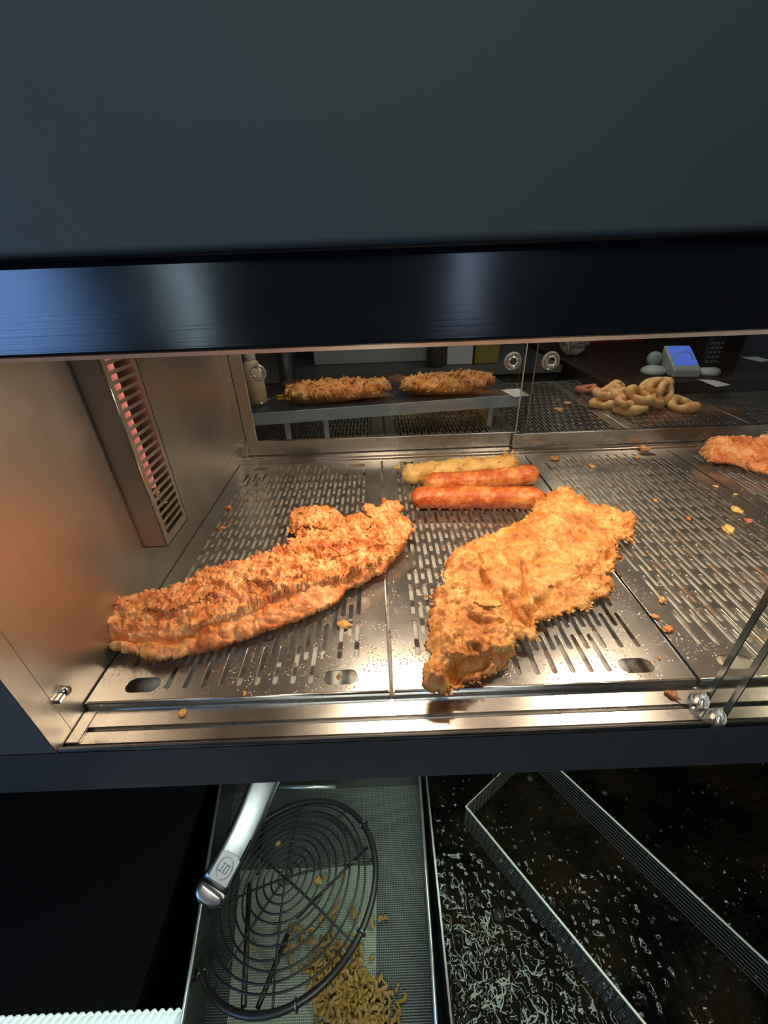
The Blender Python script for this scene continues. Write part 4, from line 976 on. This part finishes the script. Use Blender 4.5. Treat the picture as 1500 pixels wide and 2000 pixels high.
for a, b_ in ((TL0, TL1), (TR0, TR1), (TL0, TR0)):
    d_ = (b_-a)[:2]; d_ = d_/np.linalg.norm(d_); n_ = np.array([-d_[1], d_[0]])*0.0008
    quad_slab([a[:2]-n_, b_[:2]-n_, b_[:2]+n_, a[:2]+n_], BZt, TZ).build('tray_side', M['tray_wall'], dt)
    MB().tube([(a[0], a[1], TZ), (b_[0], b_[1], TZ)], 0.0018, 8).build('tray_rim', M['bright_wire'], dt, True)
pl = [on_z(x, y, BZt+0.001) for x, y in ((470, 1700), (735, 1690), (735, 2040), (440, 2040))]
M['backlit_tone_mesh'] = M['mesh'].copy(); M['backlit_tone_mesh'].name = 'backlit_tone_mesh'  # lighter copy of the mesh, light from beneath put into its colour
for n_ in M['backlit_tone_mesh'].node_tree.nodes:
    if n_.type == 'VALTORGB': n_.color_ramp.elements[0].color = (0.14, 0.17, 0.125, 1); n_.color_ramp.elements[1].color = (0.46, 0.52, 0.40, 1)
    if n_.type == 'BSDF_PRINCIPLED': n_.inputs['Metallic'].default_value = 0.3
quad_slab([pl[3], pl[2], pl[1], pl[0]], BZt+0.0002, BZt+0.0012).build('mesh_insert', M['backlit_tone_mesh'], dt)
MB().tube([on_z(545, 1538, TZ+0.001), on_z(655, 1537, TZ+0.001)], 0.0022, 8).build('cross_bar', M['bright_wire'], dt, True)

# round wire skimmer: spiral rings, spokes, thick rim
RC = np.array([0.15219, -0.04771, -0.27]); RA_, RB_, RR = 0.2098, -0.2586, 0.0999
nv = np.array([-RA_, -RB_, 1.0]); nv /= np.linalg.norm(nv); e1 = np.cross([0, 1.0, 0], nv); e1 /= np.linalg.norm(e1); e2 = np.cross(nv, e1)
def skp(r, a): return RC+r*(math.cos(a)*e1+math.sin(a)*e2)+nv*(0.016*(1-(r/RR)**2))
sk = thing('wire_skimmer', 'round dark wire skimmer with spiral web tilted in the drain tray', 'skimmer', (0.15, -0.05, -0.30))
MB().tube([skp(RR, 2*math.pi*k/72) for k in range(72)], 0.0033, 10, True).build('rim', M['wire'], sk, True)
for i in range(11):
    r = RR*(i+1)/12.2; wob = 0.03*math.sin(i*2.1)
    MB().tube([skp(r*(1+wob*math.sin(3*2*math.pi*k/48+i)), 2*math.pi*k/48) for k in range(48)], 0.0010, 6, True).build('ring', M['wire'], sk, True)
for a in (0.18, 0.18+math.pi/4, 0.10+math.pi/2, 0.18+3*math.pi/4):
    MB().tube([skp(abs(t)*RR, a if t > 0 else a+math.pi)-nv*0.0014 for t in np.linspace(-1, 1, 18)], 0.0013, 6).build('spoke', M['wire'], sk, True)
def bar_px(p0, p1, r, dz):
    def hit(x, y):
        d = ray(x, y); t = ((RC-nv*dz-CAM)@nv)/(d@nv); return CAM+d*t
    return MB().tube([hit(*p0), hit(*p1)], r, 8)
zk = lambda x, y: (340+x/2.885, 1450+y/2.885)
bar_px(zk(425, 800), zk(392, 1490), 0.0028, 0.004).build('support_bar', M['wire'], sk, True)
bar_px(zk(640, 1080), zk(470, 1500), 0.0025, 0.004).build('support_bar', M['wire'], sk, True)
bar_px(zk(1090, 590), zk(690, 990), 0.0016, 0.004).build('support_bar', M['wire'], sk, True)
bar_px(zk(500, 470), zk(470, 740), 0.0028, 0.004).build('support_bar', M['wire'], sk, True)
for a in (0.62, -0.5, -1.25, 2.2, -2.4):
    MB().tube([skp(RR*1.0, a)+0.0048*(math.cos(b_)*nv+math.sin(b_)*(e1*math.cos(a)+e2*math.sin(a))) for b_ in np.linspace(0, 5.6, 14)], 0.0011, 6).build('wire_loop', M['grey_wire'], sk, True)

# scraps in the tray
sc2 = MB(); rnd = random.Random(21)
for k in range(430):
    u = rnd.gauss(0, 1); v_ = rnd.gauss(0, 1)
    x_, y_ = 688+u*34+v_*14, 1968+v_*46-abs(u)*6
    if rnd.random() < 0.10: x_, y_ = 640+rnd.gauss(0, 60), 1840+rnd.gauss(0, 50)
    hh_ = 0.020*math.exp(-(u*u+v_*v_)/1.6)
    a = on_z(x_, y_, BZt+hh_)
    if a[0] > 0.295 or a[1] < -0.20: continue
    p_ = np.array([a[0], a[1], BZt+0.0028+hh_*rnd.random()]); th = rnd.uniform(0, 6.28); el = rnd.uniform(-0.3, 0.5); path = [p_]
    for i in range(rnd.randint(4, 9)):
        th += rnd.gauss(0, 0.75); el += rnd.gauss(0, 0.4)
        p_ = p_+0.0021*np.array([math.cos(th), math.sin(th), 0.6*math.sin(el)]); p_[2] = max(p_[2], BZt+0.0024); path.append(p_)
    sc2.tube(path, [rnd.uniform(0.0009, 0.0024)*(0.55 if i in (0, len(path)-1) else 1) for i in range(len(path))], 7)
o = link('batter_scraps', sc2.mesh('batter_scraps'), M['scrap'], None, True); tag(o, 'heap of yellow-brown fried batter scraps on the drain tray mesh', 'scraps', None, 'stuff')
for k, (x, y, s, lab) in enumerate(((622, 1723, .0042, 'small pale scrap caught on the skimmer right of its centre'), (543, 1650, .0030, 'tiny pale scrap on the skimmer wires above its centre'))):
    d = ray(x, y); tt = ((RC+nv*0.014-CAM)@nv)/(d@nv); a = CAM+d*tt
    o = link('batter_crumb', crumb_mesh(400+k, s, 0.6), M['scrap']); o.location = a; tag(o, lab, 'crumb', 'loose batter crumbs')

# steel utensil handle over the tray
M['handle_steel'] = brushed('handle_steel', (0.34, 0.37, 0.36), 0.28, (200, 200, 200), 0.03)
uh = thing('utensil_handle', 'polished steel utensil handle with stamped oval badge, over the skimmer', 'utensil', tuple(at_depth(470, 1620, 0.41)))
HP = [((548, 1462), .465), ((530, 1500), .452), ((512, 1540), .44), ((493, 1588), .428), ((474, 1630), .418), ((456, 1665), .410), ((441, 1692), .405), ((430, 1712), .401), ((421, 1728), .398)]
ctr = [at_depth(x, y, d) for (x, y), d in HP]
dirn = (ctr[0]-ctr[2])/np.linalg.norm(ctr[0]-ctr[2])
ctr = [ctr[0]+dirn*min(0.10, (0.0995-ctr[0][1])/max(dirn[1], 0.1))]+ctr   # runs back to the splash panel
wid = [0.0160, 0.0160, 0.0160, 0.0155, 0.0150, 0.0145, 0.0142, 0.0142, 0.0148, 0.0150]
def handle_loft(cs, ws, th, nsec=20):
    vs = []; m = MB()
    for i, c in enumerate(cs):
        t = cs[min(i+1, len(cs)-1)]-cs[max(i-1, 0)]; t /= np.linalg.norm(t); vd = CAM-c; s = np.cross(t, vd); s /= np.linalg.norm(s); n_ = np.cross(s, t)
        for k in range(nsec):
            a = 2*math.pi*k/nsec; ca, sa_ = math.cos(a), math.sin(a)
            vs.append(c+s*ws[i]*math.copysign(abs(ca)**0.45, ca)+n_*th*math.copysign(abs(sa_)**0.6, sa_))
    fs = [(i*nsec+k, i*nsec+(k+1) % nsec, (i+1)*nsec+(k+1) % nsec, (i+1)*nsec+k) for i in range(len(cs)-1) for k in range(nsec)]
    fs += [tuple(range(nsec-1, -1, -1)), tuple(range((len(cs)-1)*nsec, len(cs)*nsec))]
    return m.add(vs, fs)
handle_loft(ctr, wid, 0.0050).build('handle_bar', M['handle_steel'], uh, True)
cap_c = [at_depth(419, 1731, .3975), at_depth(414, 1740, .3955), at_depth(408, 1749, .394), at_depth(404, 1755, .393), at_depth(402, 1759, .3925)]
handle_loft(cap_c, [0.0152, 0.0153, 0.0150, 0.0130, 0.0075], 0.0068).build('end_cap', M['handle_cap'], uh, True)
# flat badge with an oval and its worn mark
def face_frame(i):
    c = ctr[i]; t = ctr[i+1]-ctr[i-1]; t /= np.linalg.norm(t); s = np.cross(t, CAM-c); s /= np.linalg.norm(s); n_ = np.cross(s, t); return c, t, s, n_
c, t_, s_, n_ = face_frame(7); c = c+n_*0.0052
bd = MB(); pts = [c+t_*v+s_*u for u, v in ((-0.0098, 0.0115), (0.0098, 0.0115), (0.0098, -0.010), (0.006, -0.0125), (-0.006, -0.0125), (-0.0098, -0.010))]; k = len(pts)
bd.add([p for p in pts]+[p+n_*0.0008 for p in pts], [tuple(range(k-1, -1, -1)), tuple(range(k, 2*k))]+[(i, (i+1) % k, k+(i+1) % k, k+i) for i in range(k)])
badge = bd.build('badge', plain('badge_steel', (0.42, 0.43, 0.42), 0.4, 1.0), uh)
ov = MB(); cc = c+n_*0.0009
ov.tube([cc+t_*0.0088*math.sin(a)+s_*0.0070*math.cos(a) for a in np.linspace(0, 2*math.pi, 28, endpoint=False)], 0.0005, 6, True)
for u in (-0.0030, 0.0, 0.0030):
    ov.tube([cc+s_*(u-0.0010)-t_*0.0030, cc+s_*(u)+t_*0.0030], 0.00045, 5)
ov.tube([cc-s_*0.0042-t_*0.0034, cc+s_*0.0036-t_*0.0034], 0.0004, 5); ov.tube([cc-s_*0.0028+t_*0.0034, cc+s_*0.0046+t_*0.0034], 0.0004, 5)
ov.build('stamped_mark', plain('stamp_relief', (0.55, 0.55, 0.53), 0.35, 1.0), badge, True)
# long groove on the right flank
gr = [ctr[i]+face_frame(i)[2]*(-0.0095)*1+face_frame(i)[3]*0.0050 for i in (5, 6, 7, 8)]
gr2 = [ctr[i]+face_frame(i)[2]*(0.0095)*1+face_frame(i)[3]*0.0050 for i in (5, 6, 7, 8)]
right_side = gr if (gr[0]-ctr[5])@AX_R > 0 else gr2
MB().tube(right_side, 0.0007, 6).build('groove', M['matt_black'], uh, True)

# fry basket
bz = -0.25
c0, c1 = on_z(910, 1575, bz), on_z(1260, 2000, bz)
d1 = (c1-c0)[:2]; Lb = np.linalg.norm(d1); d1 /= Lb; n1 = np.array([-d1[1], d1[0]])
if (on_z(1300, 1700, bz)[:2]-c0[:2])@n1 < 0: n1 = -n1
Wb = (on_z(1300, 1695, bz)[:2]-c0[:2])@n1; Lb = 0.30
fb = thing('fry_basket', 'rectangular wire frying basket standing in the dark oil', 'basket', (c0[0]+0.1, c0[1]-0.1, -0.36))
def bp3(u, v, z): q = c0[:2]+d1*u+n1*v; return np.array([q[0], q[1], z])
MB().tube([bp3(0, 0, bz), bp3(Lb, 0, bz), bp3(Lb, Wb, bz), bp3(0, Wb, bz)], 0.0014, 8, True).build('rim', plain('basket_rim', (0.85, 0.83, 0.66), 0.35, 0.2), fb, True)
depth = 0.075
M['basket_wire'] = plain('basket_wire', (0.10, 0.096, 0.078), 0.5, 0.3)
def wall_mesh(p, q, name):
    """p, q: (u, v) ends of a wall; long bright wires lie along it, dark ones stand across"""
    m = MB(); k = MB(); Lw = math.hypot(q[0]-p[0], q[1]-p[1])
    for i in range(1, 13):
        z = bz-depth*i/12.0; m.tube([bp3(*p, z), bp3(*q, z)], 0.00065, 5)
    nn = int(Lw/0.0068)
    for i in range(nn+1):
        t = i/nn; u, v = p[0]+(q[0]-p[0])*t, p[1]+(q[1]-p[1])*t; k.tube([bp3(u, v, bz), bp3(u, v, bz-depth)], 0.0009, 5)
    o = m.build(name, M['basket_wire'], fb); o['kind'] = 'stuff'
    o = k.build('cross_wire', M['wire'], fb); o['kind'] = 'stuff'
wall_mesh((0, 0), (Lb, 0), 'mesh_wall'); wall_mesh((0, Wb), (Lb, Wb), 'mesh_wall'); wall_mesh((0, 0), (0, Wb), 'mesh_wall'); wall_mesh((Lb, 0), (Lb, Wb), 'mesh_wall')
fl_ = MB()
for i in range(1, 12): fl_.tube([bp3(Lb*i/12, 0, bz-depth), bp3(Lb*i/12, Wb, bz-depth)], 0.0008, 5)
o = fl_.build('mesh_floor', M['wire'], fb); o['kind'] = 'stuff'
MB().tube([bp3(-0.001, Wb*0.42, bz-0.06), bp3(-0.001, Wb*0.42, bz+0.002), bp3(-0.03, Wb*0.42, bz+0.03)], 0.0020, 8).build('hanger', M['wire'], fb, True)

# coiled light rope at the bottom left
lr = thing('rope_light', 'lit spiral-wrapped white rope light along the bottom left of the range', 'light', (-0.05, -0.145, -0.262))
pa, pb = on_z(-60, 2010, -0.256), on_z(352, 1992, -0.256)
ax = (pb-pa); Lr = np.linalg.norm(ax); ax /= Lr; sd_ = np.cross(ax, [0, 0, 1.0])
MB().tube([pa, pb], 0.0048, 12).build('rope_core', plain('rope_glow', (0.8, 0.9, 0.85), 0.4, 0, (0.62, 0.86, 0.76), 0.5), lr, True)
n_ = int(Lr/0.0072)*14
MB().tube([pa+ax*Lr*i/n_+0.0056*(math.cos(2*math.pi*i/14)*sd_+math.sin(2*math.pi*i/14)*np.array([0, 0, 1.0])) for i in range(n_+1)], 0.0019, 6).build('rope_spiral', plain('rope_spiral_glow', (0.9, 1, 0.97), 0.4, 0, (0.70, 0.92, 0.85), 0.7), lr, True)
